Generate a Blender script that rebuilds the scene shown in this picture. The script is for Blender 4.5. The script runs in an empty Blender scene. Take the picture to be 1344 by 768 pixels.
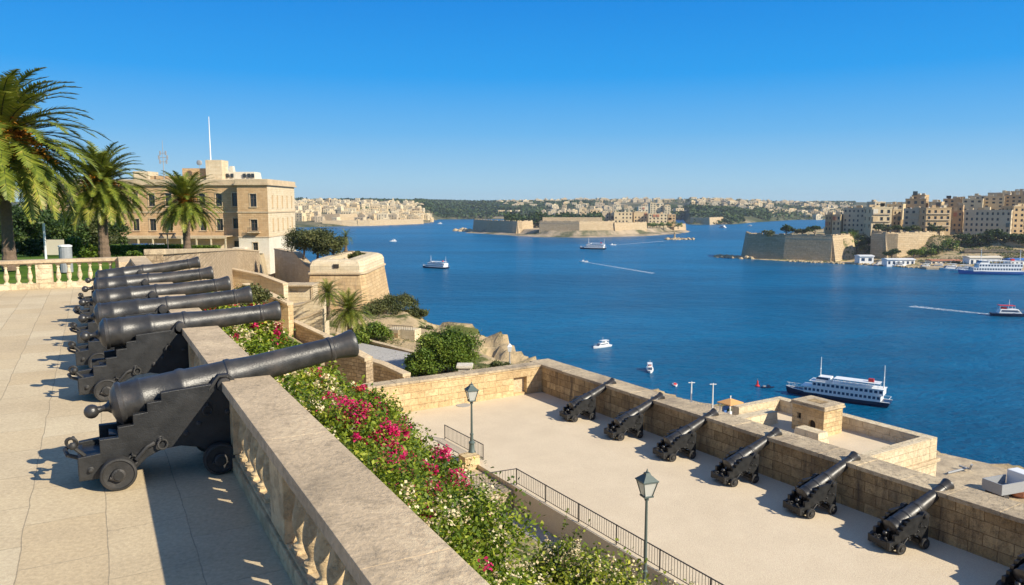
import bpy, math, random
import numpy as np
from mathutils import Vector, noise as mnoise
R = math.radians
rng = np.random.default_rng(7); random.seed(7)
sc = bpy.context.scene
C = sc.collection

# ------------------------------------------------------------------ camera
CAMH = 3.2
PITCH = math.atan(.116)
cam = bpy.data.cameras.new('camera'); camo = bpy.data.objects.new('camera', cam); C.objects.link(camo)
cam.sensor_width = 36; cam.lens = 1000/1344*36
cam.clip_start = .1; cam.clip_end = 30000
camo.location = (0, 0, CAMH); camo.rotation_euler = (math.pi/2-PITCH, 0, 0)
sc.camera = camo
# ------------------------------------------------------------------ light
SUN = Vector((1.35, -.80, 1.0)).normalized()
world = bpy.data.worlds.new('World'); sc.world = world; world.use_nodes = True
nt = world.node_tree; bg = nt.nodes['Background']
sky = nt.nodes.new('ShaderNodeTexSky'); sky.sky_type = 'NISHITA'; sky.sun_disc = False
sky.sun_elevation = math.asin(SUN.z); sky.sun_rotation = math.atan2(SUN.x, SUN.y)
sky.air_density = 1.25; sky.dust_density = .35; sky.ozone_density = 3.2; sky.altitude = 60
hs = nt.nodes.new('ShaderNodeHueSaturation'); hs.inputs['Saturation'].default_value = 1.0
nt.links.new(sky.outputs[0], hs.inputs['Color'])
tcw = nt.nodes.new('ShaderNodeTexCoord'); sx = nt.nodes.new('ShaderNodeSeparateXYZ'); nt.links.new(tcw.outputs['Generated'], sx.inputs[0])
rp_ = nt.nodes.new('ShaderNodeValToRGB'); nt.links.new(sx.outputs[2], rp_.inputs[0]); el = rp_.color_ramp.elements
SKY = [(0, (.27,.42,.52)), (.03, (.22,.395,.54)), (.09, (.085,.30,.565)), (.16, (.006,.222,.57)), (.26, (.0,.158,.50)), (.5, (.05,.14,.37)), (1, (.11,.155,.27))]
el[0].position, el[0].color = SKY[0][0], (*SKY[0][1], 1); el[1].position, el[1].color = 1, (*SKY[-1][1], 1)
for p_, c_ in SKY[1:-1]: e_ = el.new(p_); e_.color = (*c_, 1)
gain = nt.nodes.new('ShaderNodeVectorMath'); gain.operation = 'SCALE'; gain.inputs['Scale'].default_value = 9.0
nt.links.new(rp_.outputs[0], gain.inputs[0])
mxw = nt.nodes.new('ShaderNodeMix'); mxw.data_type = 'RGBA'; mxw.inputs[0].default_value = .95
nt.links.new(hs.outputs[0], mxw.inputs[6]); nt.links.new(gain.outputs[0], mxw.inputs[7]); nt.links.new(mxw.outputs[2], bg.inputs['Color'])
bg.inputs['Strength'].default_value = .11
sl = bpy.data.lights.new('sun', 'SUN'); sl.energy = 4.6; sl.angle = R(.5); sl.color = (1, .91, .74)
so = bpy.data.objects.new('sun', sl); C.objects.link(so)
so.rotation_euler = SUN.to_track_quat('Z', 'Y').to_euler(); so.location = (50, -30, 60)
vs = sc.view_settings; vs.view_transform = 'Standard'; vs.look = 'None'; vs.exposure = .62; vs.gamma = 1; vs.use_curve_mapping = False

# ------------------------------------------------------------------ measuring helpers (photo pixel -> place on a plane)
_c, _s = math.cos(PITCH), math.sin(PITCH)
def ray(x, y):
    u = (x-672)/1000; v = (384-y)/1000
    return Vector((u, _c+v*_s, -_s+v*_c))
def onz(x, y, z):
    r = ray(x, y); t = (z-CAMH)/r.z
    return Vector((r.x*t, r.y*t, z))
def atY(x, y, Y):
    r = ray(x, y); t = Y/r.y
    return Vector((r.x*t, Y, CAMH+r.z*t))
A1, A2 = R(28.8), R(31.5)            # headings of the upper balustrade and of the sea wall
def fr(a): return Vector((math.cos(a), math.sin(a), 0)), Vector((-math.sin(a), math.cos(a), 0))
U1, V1 = fr(A1); U2, V2 = fr(A2)
def F1(u, v, z=0): return U1*u+V1*v+Vector((0, 0, z))
def F2(u, v, z=0): return U2*(u-.48)+V2*v+Vector((0, 0, z))
SEA = -46.8; LOW = -8.4; PATH = -9.4; WT = -6.66

# ------------------------------------------------------------------ mesh builder
class MB:
    def __init__(s): s.v = []; s.f = []
    def add(s, vs, fs):
        n = len(s.v); s.v += [tuple(p) for p in vs]; s.f += [tuple(i+n for i in f) for f in fs]; return s
    def box(s, x0, x1, y0, y1, z0, z1, rz=0, c=None, tp=0):
        P = [(x0,y0,z0),(x1,y0,z0),(x1,y1,z0),(x0,y1,z0),(x0+tp,y0+tp,z1),(x1-tp,y0+tp,z1),(x1-tp,y1-tp,z1),(x0+tp,y1-tp,z1)]
        if rz:
            cx, cy = c if c else ((x0+x1)/2, (y0+y1)/2); a, b = math.cos(rz), math.sin(rz)
            P = [(cx+(x-cx)*a-(y-cy)*b, cy+(x-cx)*b+(y-cy)*a, z) for x, y, z in P]
        return s.add(P, [(0,3,2,1),(4,5,6,7),(0,1,5,4),(1,2,6,5),(2,3,7,6),(3,0,4,7)])
    def prism(s, poly, h0, h1, axis='y'):
        """polygon in a plane, extruded along axis"""
        def m(a, b, h): return {'y': (a, h, b), 'z': (a, b, h), 'x': (h, a, b)}[axis]
        n = len(poly)
        P = [m(a, b, h0) for a, b in poly]+[m(a, b, h1) for a, b in poly]
        return s.add(P, [tuple(range(n)), tuple(range(2*n-1, n-1, -1))]+[(i, i+n, (i+1) % n+n, (i+1) % n) for i in range(n)])
    def loft(s, rings, cap=True):
        n = len(rings[0]); P = [p for r in rings for p in r]; F = []
        for k in range(len(rings)-1):
            for i in range(n): F.append((k*n+i, k*n+(i+1) % n, (k+1)*n+(i+1) % n, (k+1)*n+i))
        if cap: F += [tuple(range(n-1, -1, -1)), tuple(range((len(rings)-1)*n, len(rings)*n))]
        return s.add(P, F)
    def lathe(s, prof, seg=20, o=(0,0,0), d=(0,0,1), cap=True):
        """prof = [(radius, distance along d)]"""
        d = Vector(d).normalized(); o = Vector(o)
        a = d.orthogonal().normalized(); b = d.cross(a)
        return s.loft([[o+d*h+(a*math.cos(2*math.pi*i/seg)+b*math.sin(2*math.pi*i/seg))*r for i in range(seg)] for r, h in prof], cap)
    def tube(s, pts, r, seg=8):
        pts = [Vector(p) for p in pts]; rr = r if isinstance(r, (list, tuple)) else [r]*len(pts); rings = []; a = None
        for i, p in enumerate(pts):
            t = (pts[min(i+1, len(pts)-1)]-pts[max(i-1, 0)]).normalized()
            a = t.orthogonal().normalized() if a is None else (a-t*a.dot(t)).normalized()
            b = t.cross(a)
            rings.append([p+(a*math.cos(2*math.pi*k/seg)+b*math.sin(2*math.pi*k/seg))*rr[i] for k in range(seg)])
        return s.loft(rings)
    def torus(s, o, n, Rr, r, seg=16, rs=6):
        o = Vector(o); n = Vector(n).normalized(); a = n.orthogonal().normalized(); b = n.cross(a); P = []; F = []
        for i in range(seg):
            t = 2*math.pi*i/seg; d = a*math.cos(t)+b*math.sin(t)
            for k in range(rs):
                q = 2*math.pi*k/rs; P.append(o+d*(Rr+r*math.cos(q))+n*(r*math.sin(q)))
        for i in range(seg):
            for k in range(rs):
                F.append((i*rs+k, ((i+1) % seg)*rs+k, ((i+1) % seg)*rs+(k+1) % rs, i*rs+(k+1) % rs))
        return s.add(P, F)
    def ball(s, o, r, seg=14, sc_=(1,1,1)):
        o = Vector(o); rings = []
        for i in range(1, seg//2):
            t = math.pi*i/(seg//2)
            rings.append([o+Vector((math.sin(t)*math.cos(2*math.pi*k/seg)*r*sc_[0], math.sin(t)*math.sin(2*math.pi*k/seg)*r*sc_[1], -math.cos(t)*r*sc_[2])) for k in range(seg)])
        return s.loft(rings)
    def panel(s, p0, dx, w, z0, z1, ops, depth, n):
        """wall panel with recessed openings (x0,x1,za,zb); n = outward normal"""
        p0 = Vector(p0); dx = Vector(dx).normalized(); n = Vector(n).normalized()
        xs = sorted({0, w, *[o[0] for o in ops], *[o[1] for o in ops]}); zs = sorted({z0, z1, *[o[2] for o in ops], *[o[3] for o in ops]})
        P = lambda x, z, d=0: p0+dx*x+Vector((0, 0, z))-n*d
        for i in range(len(xs)-1):
            for k in range(len(zs)-1):
                mx, mz = (xs[i]+xs[i+1])/2, (zs[k]+zs[k+1])/2
                if any(o[0] < mx < o[1] and o[2] < mz < o[3] for o in ops): continue
                s.add([P(xs[i], zs[k]), P(xs[i+1], zs[k]), P(xs[i+1], zs[k+1]), P(xs[i], zs[k+1])], [(0,1,2,3)])
        for a, b, c, d in ops:
            for (q, r_) in (((a,c),(b,c)), ((b,c),(b,d)), ((b,d),(a,d)), ((a,d),(a,c))):
                s.add([P(*q), P(*r_), P(r_[0], r_[1], depth), P(q[0], q[1], depth)], [(0,1,2,3)])
        return s
    def build(s, name, mat, parent=None, smooth=False, bevel=0, loc=None, rz=0, sub=0):
        me = bpy.data.meshes.new(name); me.from_pydata(s.v, [], s.f); me.update()
        fix_normals(me) if not smooth == 'keep' else None
        box_uv(me)
        if smooth:
            me.polygons.foreach_set('use_smooth', [True]*len(me.polygons)); me.set_sharp_from_angle(angle=R(38))
        me.materials.append(mat)
        return link(name, me, parent, loc, rz, bevel)
import bmesh
def fix_normals(me):
    bm = bmesh.new(); bm.from_mesh(me); bmesh.ops.recalc_face_normals(bm, faces=bm.faces); bm.to_mesh(me); bm.free()
def box_uv(me):
    uv = me.uv_layers.new(name='UVMap').data; arr = np.empty(len(me.loops)*2, 'f'); V = me.vertices
    for p in me.polygons:
        n = p.normal
        if abs(n.z) > .75:
            for li in p.loop_indices:
                c = V[me.loops[li].vertex_index].co; arr[2*li] = c.x; arr[2*li+1] = c.y
        else:
            t = Vector((-n.y, n.x, 0)).normalized()
            for li in p.loop_indices:
                c = V[me.loops[li].vertex_index].co; arr[2*li] = c.x*t.x+c.y*t.y; arr[2*li+1] = c.z
    uv.foreach_set('uv', arr)
def link(name, me, parent=None, loc=None, rz=0, bevel=0):
    o = bpy.data.objects.new(name, me); C.objects.link(o)
    if parent is not None: o.parent = parent
    if loc is not None: o.location = loc
    if rz: o.rotation_euler = (0, 0, rz)
    if bevel:
        m = o.modifiers.new('bevel', 'BEVEL'); m.width = bevel; m.segments = 2; m.limit_method = 'ANGLE'; m.angle_limit = R(40)
    return o
def tag(o, label=None, cat=None, group=None, kind=None):
    if label: o['label'] = label
    if cat: o['category'] = cat
    if group: o['group'] = group
    if kind: o['kind'] = kind
    return o
def thing(name, label, cat, loc=(0,0,0), rz=0, group=None):
    o = bpy.data.objects.new(name, None); o.empty_display_size = .3; C.objects.link(o)
    o.location = loc; o.rotation_euler = (0, 0, rz)
    return tag(o, label, cat, group)
KIDS = {}
def copy_tree(o, parent=None):
    c = o.copy(); C.objects.link(c); c.parent = parent
    for ch in list(o.children): copy_tree(ch, c)
    return c
def fastmesh(name, V, quads, mat, parent=None, rnd=None, loc=None, n=4):
    """V (N,3) array, faces given in order, n verts per face; rnd = per-face value stored as attribute"""
    me = bpy.data.meshes.new(name); nf = len(quads)
    me.vertices.add(len(V)); me.vertices.foreach_set('co', np.asarray(V, 'f').ravel())
    me.loops.add(nf*n); me.loops.foreach_set('vertex_index', np.asarray(quads, 'i').ravel())
    me.polygons.add(nf); me.polygons.foreach_set('loop_start', np.arange(0, nf*n, n, dtype='i'))
    me.polygons.foreach_set('loop_total', np.full(nf, n, 'i'))
    me.update(calc_edges=True)
    if rnd is not None:
        a = me.attributes.new('rnd', 'FLOAT', 'FACE'); a.data.foreach_set('value', np.asarray(rnd, 'f'))
    me.materials.append(mat)
    return link(name, me, parent, loc)

# ------------------------------------------------------------------ materials
def newmat(name):
    m = bpy.data.materials.new(name); m.use_nodes = True; n = m.node_tree
    return m, n, n.nodes['Principled BSDF']
def N(n, t, **k):
    x = n.nodes.new(t)
    for a, b in k.items():
        if a.startswith('_'): setattr(x, a[1:], b)
        else: x.inputs[a.replace('_', ' ')].default_value = b
    return x
def col(c): return (c[0], c[1], c[2], 1)
def mixc(n, fac, a, b, mode='MIX'):
    m = n.nodes.new('ShaderNodeMix'); m.data_type = 'RGBA'; m.blend_type = mode
    for i, v in ((0, fac), (6, a), (7, b)):
        if hasattr(v, 'is_output') or isinstance(v, bpy.types.NodeSocket): n.links.new(v, m.inputs[i])
        elif i == 0: m.inputs[0].default_value = v
        else: m.inputs[i].default_value = col(v)
    return m.outputs[2]
def ramp(n, src, stops):
    r = n.nodes.new('ShaderNodeValToRGB'); n.links.new(src, r.inputs[0]); e = r.color_ramp.elements
    e[0].position = stops[0][0]; e[0].color = col(stops[0][1]); e[1].position = stops[-1][0]; e[1].color = col(stops[-1][1])
    for p, c in stops[1:-1]: x = e.new(p); x.color = col(c)
    return r.outputs[0]
def pos(n, scale=(1,1,1)):
    g = n.nodes.new('ShaderNodeNewGeometry'); m = n.nodes.new('ShaderNodeMapping'); m.inputs['Scale'].default_value = scale
    n.links.new(g.outputs['Position'], m.inputs[0]); return m.outputs[0]
def noise(n, vec, scale, detail=5, rough=.6):
    x = N(n, 'ShaderNodeTexNoise', Scale=scale, Detail=detail, Roughness=rough); n.links.new(vec, x.inputs['Vector']); return x.outputs[0]
def bump(n, h, dist, strength=1, normal=None):
    b = N(n, 'ShaderNodeBump', Strength=strength, Distance=dist); n.links.new(h, b.inputs['Height'])
    if normal is not None: n.links.new(normal, b.inputs['Normal'])
    return b.outputs[0]
def stone(name, base, dark, bw=.8, bh=.35, mortar=.012, stain=.5, streak=.4, rough=.88, var=.12, grey=(.16,.14,.12), bscale=.03, mcol=None, swap=False, mottle=.3, rel=.6):
    m, n, b = newmat(name); tc = n.nodes.new('ShaderNodeTexCoord')
    P = pos(n)
    if bw:
        wb = noise(n, P, 1.3, 2); mp = n.nodes.new('ShaderNodeVectorMath'); mp.operation = 'MULTIPLY_ADD'
        cb = n.nodes.new('ShaderNodeCombineXYZ'); n.links.new(wb, cb.inputs[0]); n.links.new(wb, cb.inputs[1])
        n.links.new(cb.outputs[0], mp.inputs[0]); mp.inputs[1].default_value = (.07, .07, 0); uvs = tc.outputs['UV']
        if swap:
            sp_ = n.nodes.new('ShaderNodeSeparateXYZ'); cx_ = n.nodes.new('ShaderNodeCombineXYZ'); n.links.new(uvs, sp_.inputs[0]); n.links.new(sp_.outputs[0], cx_.inputs[1]); n.links.new(sp_.outputs[1], cx_.inputs[0]); uvs = cx_.outputs[0]
        n.links.new(uvs, mp.inputs[2])
        br = N(n, 'ShaderNodeTexBrick', Scale=1, Mortar_Size=mortar, Brick_Width=bw, Row_Height=bh, Bias=0)
        br.inputs['Mortar Smooth'].default_value = .3
        n.links.new(mp.outputs[0], br.inputs['Vector'])
        br.inputs['Color1'].default_value = col([c*(1+var) for c in base]); br.inputs['Color2'].default_value = col([c*(1-var)*f for c, f in zip(base, (1, .95, .88))])
        br.inputs['Mortar'].default_value = col(mcol or dark); c = br.outputs['Color']
    else:
        c = mixc(n, noise(n, P, .7, 3), [x*(1+var) for x in base], [x*(1-var) for x in base])
    n1 = ramp(n, noise(n, P, .55, 8, .65), [(.42, (0,0,0)), (.68, (1,1,1))])
    f1 = N(n, 'ShaderNodeMath', _operation='MULTIPLY'); n.links.new(n1, f1.inputs[0]); f1.inputs[1].default_value = stain
    c = mixc(n, f1.outputs[0], c, dark)
    n2 = ramp(n, noise(n, pos(n, (2.2, 2.2, .25)), 1.0, 6, .7), [(.5, (0,0,0)), (.72, (1,1,1))])
    f2 = N(n, 'ShaderNodeMath', _operation='MULTIPLY'); n.links.new(n2, f2.inputs[0]); f2.inputs[1].default_value = streak
    c = mixc(n, f2.outputs[0], c, grey)
    mid = ramp(n, noise(n, P, 4.5, 7, .75), [(.50, (0,0,0)), (.66, (1,1,1))]); f3 = N(n, 'ShaderNodeMath', _operation='MULTIPLY'); n.links.new(mid, f3.inputs[0]); f3.inputs[1].default_value = mottle
    c = mixc(n, f3.outputs[0], c, dark)
    fine = noise(n, P, 22, 6, .7)
    c = mixc(n, .5, c, ramp(n, fine, [(.3, (.35,.35,.35)), (.7, (.75,.75,.75))]), 'OVERLAY')
    n.links.new(c, b.inputs['Base Color']); b.inputs['Roughness'].default_value = rough; b.inputs['Specular IOR Level'].default_value = .25
    bn = bump(n, fine, bscale, .5, bump(n, mid, bscale*1.6, rel))
    if bw:
        inv = N(n, 'ShaderNodeMath', _operation='SUBTRACT'); inv.inputs[0].default_value = 1; n.links.new(br.outputs['Fac'], inv.inputs[1])
        bn = bump(n, inv.outputs[0], bscale, .8, bn)
    n.links.new(bn, b.inputs['Normal'])
    return m
def simple(name, base, rough=.6, metal=0, nscale=8, var=.25, bumpd=.004, spec=.5):
    m, n, b = newmat(name); P = pos(n); f = noise(n, P, nscale, 5, .65)
    c = mixc(n, f, [x*(1-var) for x in base], [min(1, x*(1+var)) for x in base])
    n.links.new(c, b.inputs['Base Color']); b.inputs['Roughness'].default_value = rough; b.inputs['Metallic'].default_value = metal
    b.inputs['Specular IOR Level'].default_value = spec
    if bumpd: n.links.new(bump(n, f, bumpd, .6), b.inputs['Normal'])
    return m
def leafmat(name, cols, trans=.25, rough=.55):
    m, n, b = newmat(name); a = n.nodes.new('ShaderNodeAttribute'); a.attribute_name = 'rnd'
    k = len(cols); c = ramp(n, a.outputs['Fac'], [(i/(k-1), x) for i, x in enumerate(cols)])
    n.links.new(c, b.inputs['Base Color']); b.inputs['Roughness'].default_value = rough; b.inputs['Specular IOR Level'].default_value = .3
    if trans:
        t = n.nodes.new('ShaderNodeBsdfTranslucent'); n.links.new(mixc(n, 1.0, c, (1.3,1.25,.6), 'MULTIPLY'), t.inputs[0])
        mx = n.nodes.new('ShaderNodeMixShader'); mx.inputs[0].default_value = trans
        n.links.new(b.outputs[0], mx.inputs[1]); n.links.new(t.outputs[0], mx.inputs[2])
        n.links.new(mx.outputs[0], n.nodes['Material Output'].inputs['Surface'])
    return m

M = {}
LS, LSD = (.56, .42, .255), (.34, .235, .13)
M['bal'] = stone('balustrade_limestone', (.62,.46,.26), (.42,.29,.155), 0, stain=.45, streak=.35, grey=(.20,.16,.12))
M['coping'] = stone('weathered_coping', (.57,.435,.28), (.25,.195,.13), 0, stain=.65, streak=0, var=.2, mottle=.6, rel=.2)
M['paving'] = stone('paving_slabs', (.57,.465,.31), (.41,.325,.21), 1.1, .72, .005, stain=.65, streak=0, var=.05, mcol=(.36,.295,.205), bscale=.012, swap=True, mottle=.22, rel=.12)
M['gravel'] = stone('gravel_terrace', (.63,.51,.365), (.50,.40,.28), 0, stain=.4, mottle=.12, rel=.0, streak=0, var=.05, bscale=.03)
M['seawall'] = stone('sea_wall_blocks', (.50,.36,.185), (.24,.155,.075), .95, .42, .014, stain=.85, streak=.95, var=.28, grey=(.07,.06,.05), mottle=.5)
M['walltop'] = stone('wall_top', (.54,.43,.28), (.26,.205,.145), 0, stain=.8, streak=0, mottle=.6)
M['blocks'] = stone('limestone_blocks', (.62,.46,.255), (.40,.27,.14), .85, .38, .012, stain=.6, streak=.3, var=.12)  # golden limestone blocks with stains, one base colour varied at random
M['rubble'] = stone('rubble_wall', (.55,.42,.27), (.33,.24,.15), .45, .24, .02, stain=.6, streak=.3, var=.22, bscale=.06)
M['bastion'] = stone('bastion_wall', (.58,.42,.235), (.36,.235,.12), 1.1, .5, .02, stain=.6, streak=.45, var=.1)
M['farwall'] = stone('far_rampart', (.56,.44,.28), (.38,.28,.17), 5, 1.6, .12, stain=.5, streak=.55, var=.08, bscale=.2)
M['farwall_shaded'] = stone('shaded_rampart', (.54,.41,.25), (.36,.27,.165), 5, 1.6, .12, stain=.7, streak=.7, var=.08, bscale=.2)  # rampart stone coloured darker for walls in shade, with heavier stains
M['palace'] = stone('palace_stone', (.55,.37,.20), (.42,.27,.14), .9, .4, .02, stain=.35, streak=.25, var=.1)
M['palace_pale'] = stone('palace_pale_stone', (.66,.55,.38), (.5,.38,.24), .9, .4, .012, stain=.3, streak=.25, var=.06)
M['whitewash'] = stone('whitewashed_wall', (.66,.60,.48), (.50,.42,.30), 0, stain=.35, streak=.35, var=.04, grey=(.4,.35,.28))
M['trim'] = stone('stone_trim', (.58,.45,.29), (.36,.27,.17), 0, stain=.5, streak=.3)
M['rock'] = stone('rock', (.56,.43,.26), (.34,.25,.14), 0, stain=.7, streak=.4, var=.25, bscale=.25)
M['road'] = stone('road', (.42,.40,.37), (.30,.28,.26), 0, stain=.4, streak=0, var=.05)
M['darkhole'] = simple('dark_interior', (.035,.028,.022), .9, bumpd=0)
M['pane'] = simple('window_pane', (.03,.035,.04), .15, bumpd=0)
M['shutter'] = simple('shutter', (.10,.075,.055), .6, bumpd=0)
M['white'] = simple('white_paint', (.78,.78,.76), .35, nscale=2, var=.06, bumpd=0)
M['cream'] = simple('cream_paint', (.70,.62,.48), .5, nscale=2, var=.1, bumpd=0)
M['navy'] = simple('navy_hull', (.012,.022,.06), .3, bumpd=0)
M['paleblue'] = simple('pale_blue_paint', (.30,.42,.58), .5, nscale=2, bumpd=0)
M['red'] = simple('red_paint', (.55,.03,.03), .45, bumpd=0)
M['orange'] = simple('orange_canvas', (.62,.33,.12), .7, bumpd=0)
M['bluecloth'] = simple('blue_canvas', (.06,.16,.42), .6, bumpd=0)
M['blueglass'] = simple('tinted_glass', (.03,.06,.12), .12, bumpd=0)
M['greymetal'] = simple('grey_metal', (.30,.31,.32), .45, bumpd=0)
M['terracotta'] = simple('terracotta', (.42,.17,.09), .8, nscale=5)
M['lampgreen'] = simple('lamp_post_green', (.085,.115,.105), .5, nscale=20, var=.35, bumpd=.002)
M['railiron'] = simple('railing_iron', (.045,.04,.036), .6, bumpd=0)
M['bark'] = simple('bark', (.13,.095,.065), .95, nscale=6, var=.5, bumpd=.03)
M['palmbark'] = simple('palm_bark', (.16,.11,.075), .95, nscale=9, var=.5, bumpd=.05)
def lampglass():
    m, n, b = newmat('frosted_glass'); b.inputs['Base Color'].default_value = (.72,.72,.66,1); b.inputs['Roughness'].default_value = .35
    b.inputs['Transmission Weight'].default_value = .35; return m
M['lampglass'] = lampglass()
def iron(name, base, r0, r1, rust=.25):
    m, n, b = newmat(name); tc = n.nodes.new('ShaderNodeTexCoord'); P = tc.outputs['Object']
    a = noise(n, P, 4, 6, .65); f = noise(n, P, 60, 4, .6)
    c = mixc(n, ramp(n, a, [(.35,(0,0,0)),(.7,(1,1,1))]), base, [x*1.9+.01 for x in base])
    rs = N(n, 'ShaderNodeMath', _operation='MULTIPLY'); n.links.new(ramp(n, noise(n, P, 2.1, 8, .75), [(.55,(0,0,0)),(.75,(1,1,1))]), rs.inputs[0]); rs.inputs[1].default_value = rust
    c = mixc(n, rs.outputs[0], c, (.13,.095,.075))
    n.links.new(c, b.inputs['Base Color'])
    rr = N(n, 'ShaderNodeMapRange'); n.links.new(a, rr.inputs[0]); rr.inputs[3].default_value = r0; rr.inputs[4].default_value = r1
    n.links.new(rr.outputs[0], b.inputs['Roughness']); b.inputs['Metallic'].default_value = .0; b.inputs['Specular IOR Level'].default_value = .6
    n.links.new(bump(n, f, .004, .7, bump(n, a, .015, .5)), b.inputs['Normal']); return m
M['iron'] = iron('black_painted_iron', (.022,.021,.020), .27, .50, .45)
M['carriage'] = iron('carriage_iron', (.007,.007,.007), .38, .6, .10)
M['wheel'] = iron('truck_wheel', (.014,.013,.012), .5, .75, .3)
GREEN = [(.018,.045,.008), (.045,.10,.012), (.09,.17,.02), (.17,.24,.035)]
M['leaf'] = leafmat('hedge_leaves', [(.025,.055,.006), (.09,.15,.010), (.22,.28,.018), (.42,.42,.05)])
M['leafyel'] = leafmat('yellow_green_leaves', [(.04,.07,.008), (.14,.19,.012), (.29,.32,.025), (.50,.46,.07)])
M['leafdk'] = leafmat('dark_leaves', [(.015,.03,.01), (.035,.065,.015), (.06,.10,.02), (.10,.13,.03)], .15)
M['leafolive'] = leafmat('olive_leaves', [(.04,.05,.015), (.08,.095,.03), (.13,.14,.045), (.19,.18,.07)], .15)
M['leafmid'] = leafmat('bright_leaves', [(.035,.07,.01), (.08,.14,.015), (.15,.215,.025), (.26,.31,.05)], .2)
M['palmleaf'] = leafmat('palm_fronds', [(.045,.075,.012), (.115,.155,.02), (.24,.265,.035), (.45,.36,.09)], .2, .45)
M['magenta'] = leafmat('magenta_bracts', [(.45,.01,.09), (.62,.02,.14), (.75,.06,.24)], .3)
M['pinkred'] = leafmat('red_pink_bracts', [(.40,.04,.03), (.58,.10,.06), (.62,.22,.20)], .3)
M['blossom'] = leafmat('cream_bracts', [(.62,.46,.26), (.74,.62,.38), (.80,.72,.54)], .2)
M['dates'] = leafmat('orange_dates', [(.45,.14,.01), (.62,.24,.02), (.7,.34,.05)], 0)
def sea():
    m, n, b = newmat('sea_water'); P = pos(n)
    big = noise(n, pos(n, (.35, 1, 1)), .011, 7, .62)
    b.inputs['Roughness'].default_value = .28; b.inputs['IOR'].default_value = 1.33; b.inputs['Specular IOR Level'].default_value = .14
    c = mixc(n, ramp(n, big, [(.40,(0,0,0)),(.60,(1,1,1))]), (.0,.078,.175), (.0,.125,.27))
    n.links.new(c, b.inputs['Base Color'])
    w1 = noise(n, pos(n, (.6, 1, 1)), .9, 5, .62); w2 = noise(n, pos(n, (.55, 1, 1)), .14, 4, .6)
    bn = bump(n, w2, 3.0, .7, bump(n, w1, .8, 1.0)); n.links.new(bn, b.inputs['Normal']); return m
M['sea'] = sea()
def terrain():
    m, n, b = newmat('hillside'); P = pos(n)
    f = noise(n, P, .18, 8, .7); g = noise(n, P, 3, 6, .7)
    c = mixc(n, g, (.58,.45,.27), (.38,.28,.16))
    c = mixc(n, ramp(n, f, [(.5,(0,0,0)),(.58,(1,1,1))]), c, (.10,.115,.035))
    n.links.new(c, b.inputs['Base Color']); b.inputs['Roughness'].default_value = .95; b.inputs['Specular IOR Level'].default_value = .1
    n.links.new(bump(n, g, .3, .7), b.inputs['Normal']); return m
M['terrain'] = terrain()
def farland(name, a, b_, c_, sc_=.006):
    m, n, b = newmat(name); P = pos(n)
    f = noise(n, P, sc_, 9, .7)
    c = ramp(n, f, [(.40, a), (.52, b_), (.64, c_)])
    n.links.new(c, b.inputs['Base Color']); b.inputs['Roughness'].default_value = .95; b.inputs['Specular IOR Level'].default_value = .05
    return m
M['farhill'] = farland('distant_hills', (.05,.065,.03), (.11,.11,.06), (.34,.27,.18))
M['farshore'] = farland('far_shore', (.10,.11,.06), (.38,.30,.21), (.48,.38,.26), .02)
M['lawn'] = farland('garden_ground', (.05,.10,.015), (.09,.16,.02), (.14,.18,.04), .3)
def foam():
    m, n, b = newmat('foam'); P = pos(n); b.inputs['Base Color'].default_value = (.75,.82,.86,1); b.inputs['Roughness'].default_value = .6
    a = ramp(n, noise(n, P, .9, 6, .7), [(.42,(0,0,0)),(.62,(.8,.8,.8))]); n.links.new(a, b.inputs['Alpha']); return m
M['foam'] = foam()
HOUSE = [stone('house_stone_%d' % i, c, [x*.72 for x in c], 0, stain=.35, streak=.3, var=.08, bscale=.05) for i, c in enumerate(
    [(.60,.45,.26), (.66,.52,.32), (.52,.365,.195), (.56,.45,.30), (.69,.57,.38), (.47,.33,.18)])]
HOUSE[0].name='honey_stone_wall'; HOUSE[1].name='cream_stone_wall'; HOUSE[2].name='ochre_stone_wall'; HOUSE[3].name='grey_stone_wall'; HOUSE[4].name='pale_plaster_wall'; HOUSE[5].name='brown_stone_wall'
# ================================================================== SETTING
def sd_poly(X, Y, poly):
    """signed distance, negative inside"""
    p = np.array(poly, float); d = np.full(X.shape, 1e9); ins = np.zeros(X.shape, bool)
    for i in range(len(p)):
        a = p[i]; b = p[(i+1) % len(p)]; e = b-a
        t = np.clip(((X-a[0])*e[0]+(Y-a[1])*e[1])/(e@e), 0, 1)
        d = np.minimum(d, np.hypot(X-a[0]-t*e[0], Y-a[1]-t*e[1]))
        c = ((a[1] > Y) != (b[1] > Y)) & (X < (b[0]-a[0])*(Y-a[1])/(b[1]-a[1]+1e-12)+a[0]); ins ^= c
    return np.where(ins, -d, d)
def fbm(X, Y, s, o=4, seed=0):
    out = np.zeros(X.shape); flat = out.ravel(); xs = X.ravel()*s; ys = Y.ravel()*s
    for i in range(flat.size): flat[i] = mnoise.fractal((xs[i], ys[i], seed), 1.0, 2.0, o)
    return out
def sheet(name, x0, x1, y0, y1, nx, ny, hf, mat, kind='structure', smooth=True):
    X, Y = np.meshgrid(np.linspace(x0, x1, nx), np.linspace(y0, y1, ny)); Z = hf(X, Y)
    V = np.stack([X, Y, Z], -1).reshape(-1, 3)
    i, j = np.meshgrid(np.arange(nx-1), np.arange(ny-1)); a = (j*nx+i).ravel()
    o = fastmesh(name, V, np.stack([a, a+1, a+nx+1, a+nx], -1), mat)
    if smooth: o.data.polygons.foreach_set('use_smooth', [True]*len(o.data.polygons))
    return tag(o, kind=kind)
# --- sea, out to the horizon
mb = MB(); mb.add([(-14000,-300,SEA),(14000,-300,SEA),(14000,26000,SEA),(-14000,26000,SEA)], [(0,1,2,3)])
tag(mb.build('sea', M['sea']), kind='structure')

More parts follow.
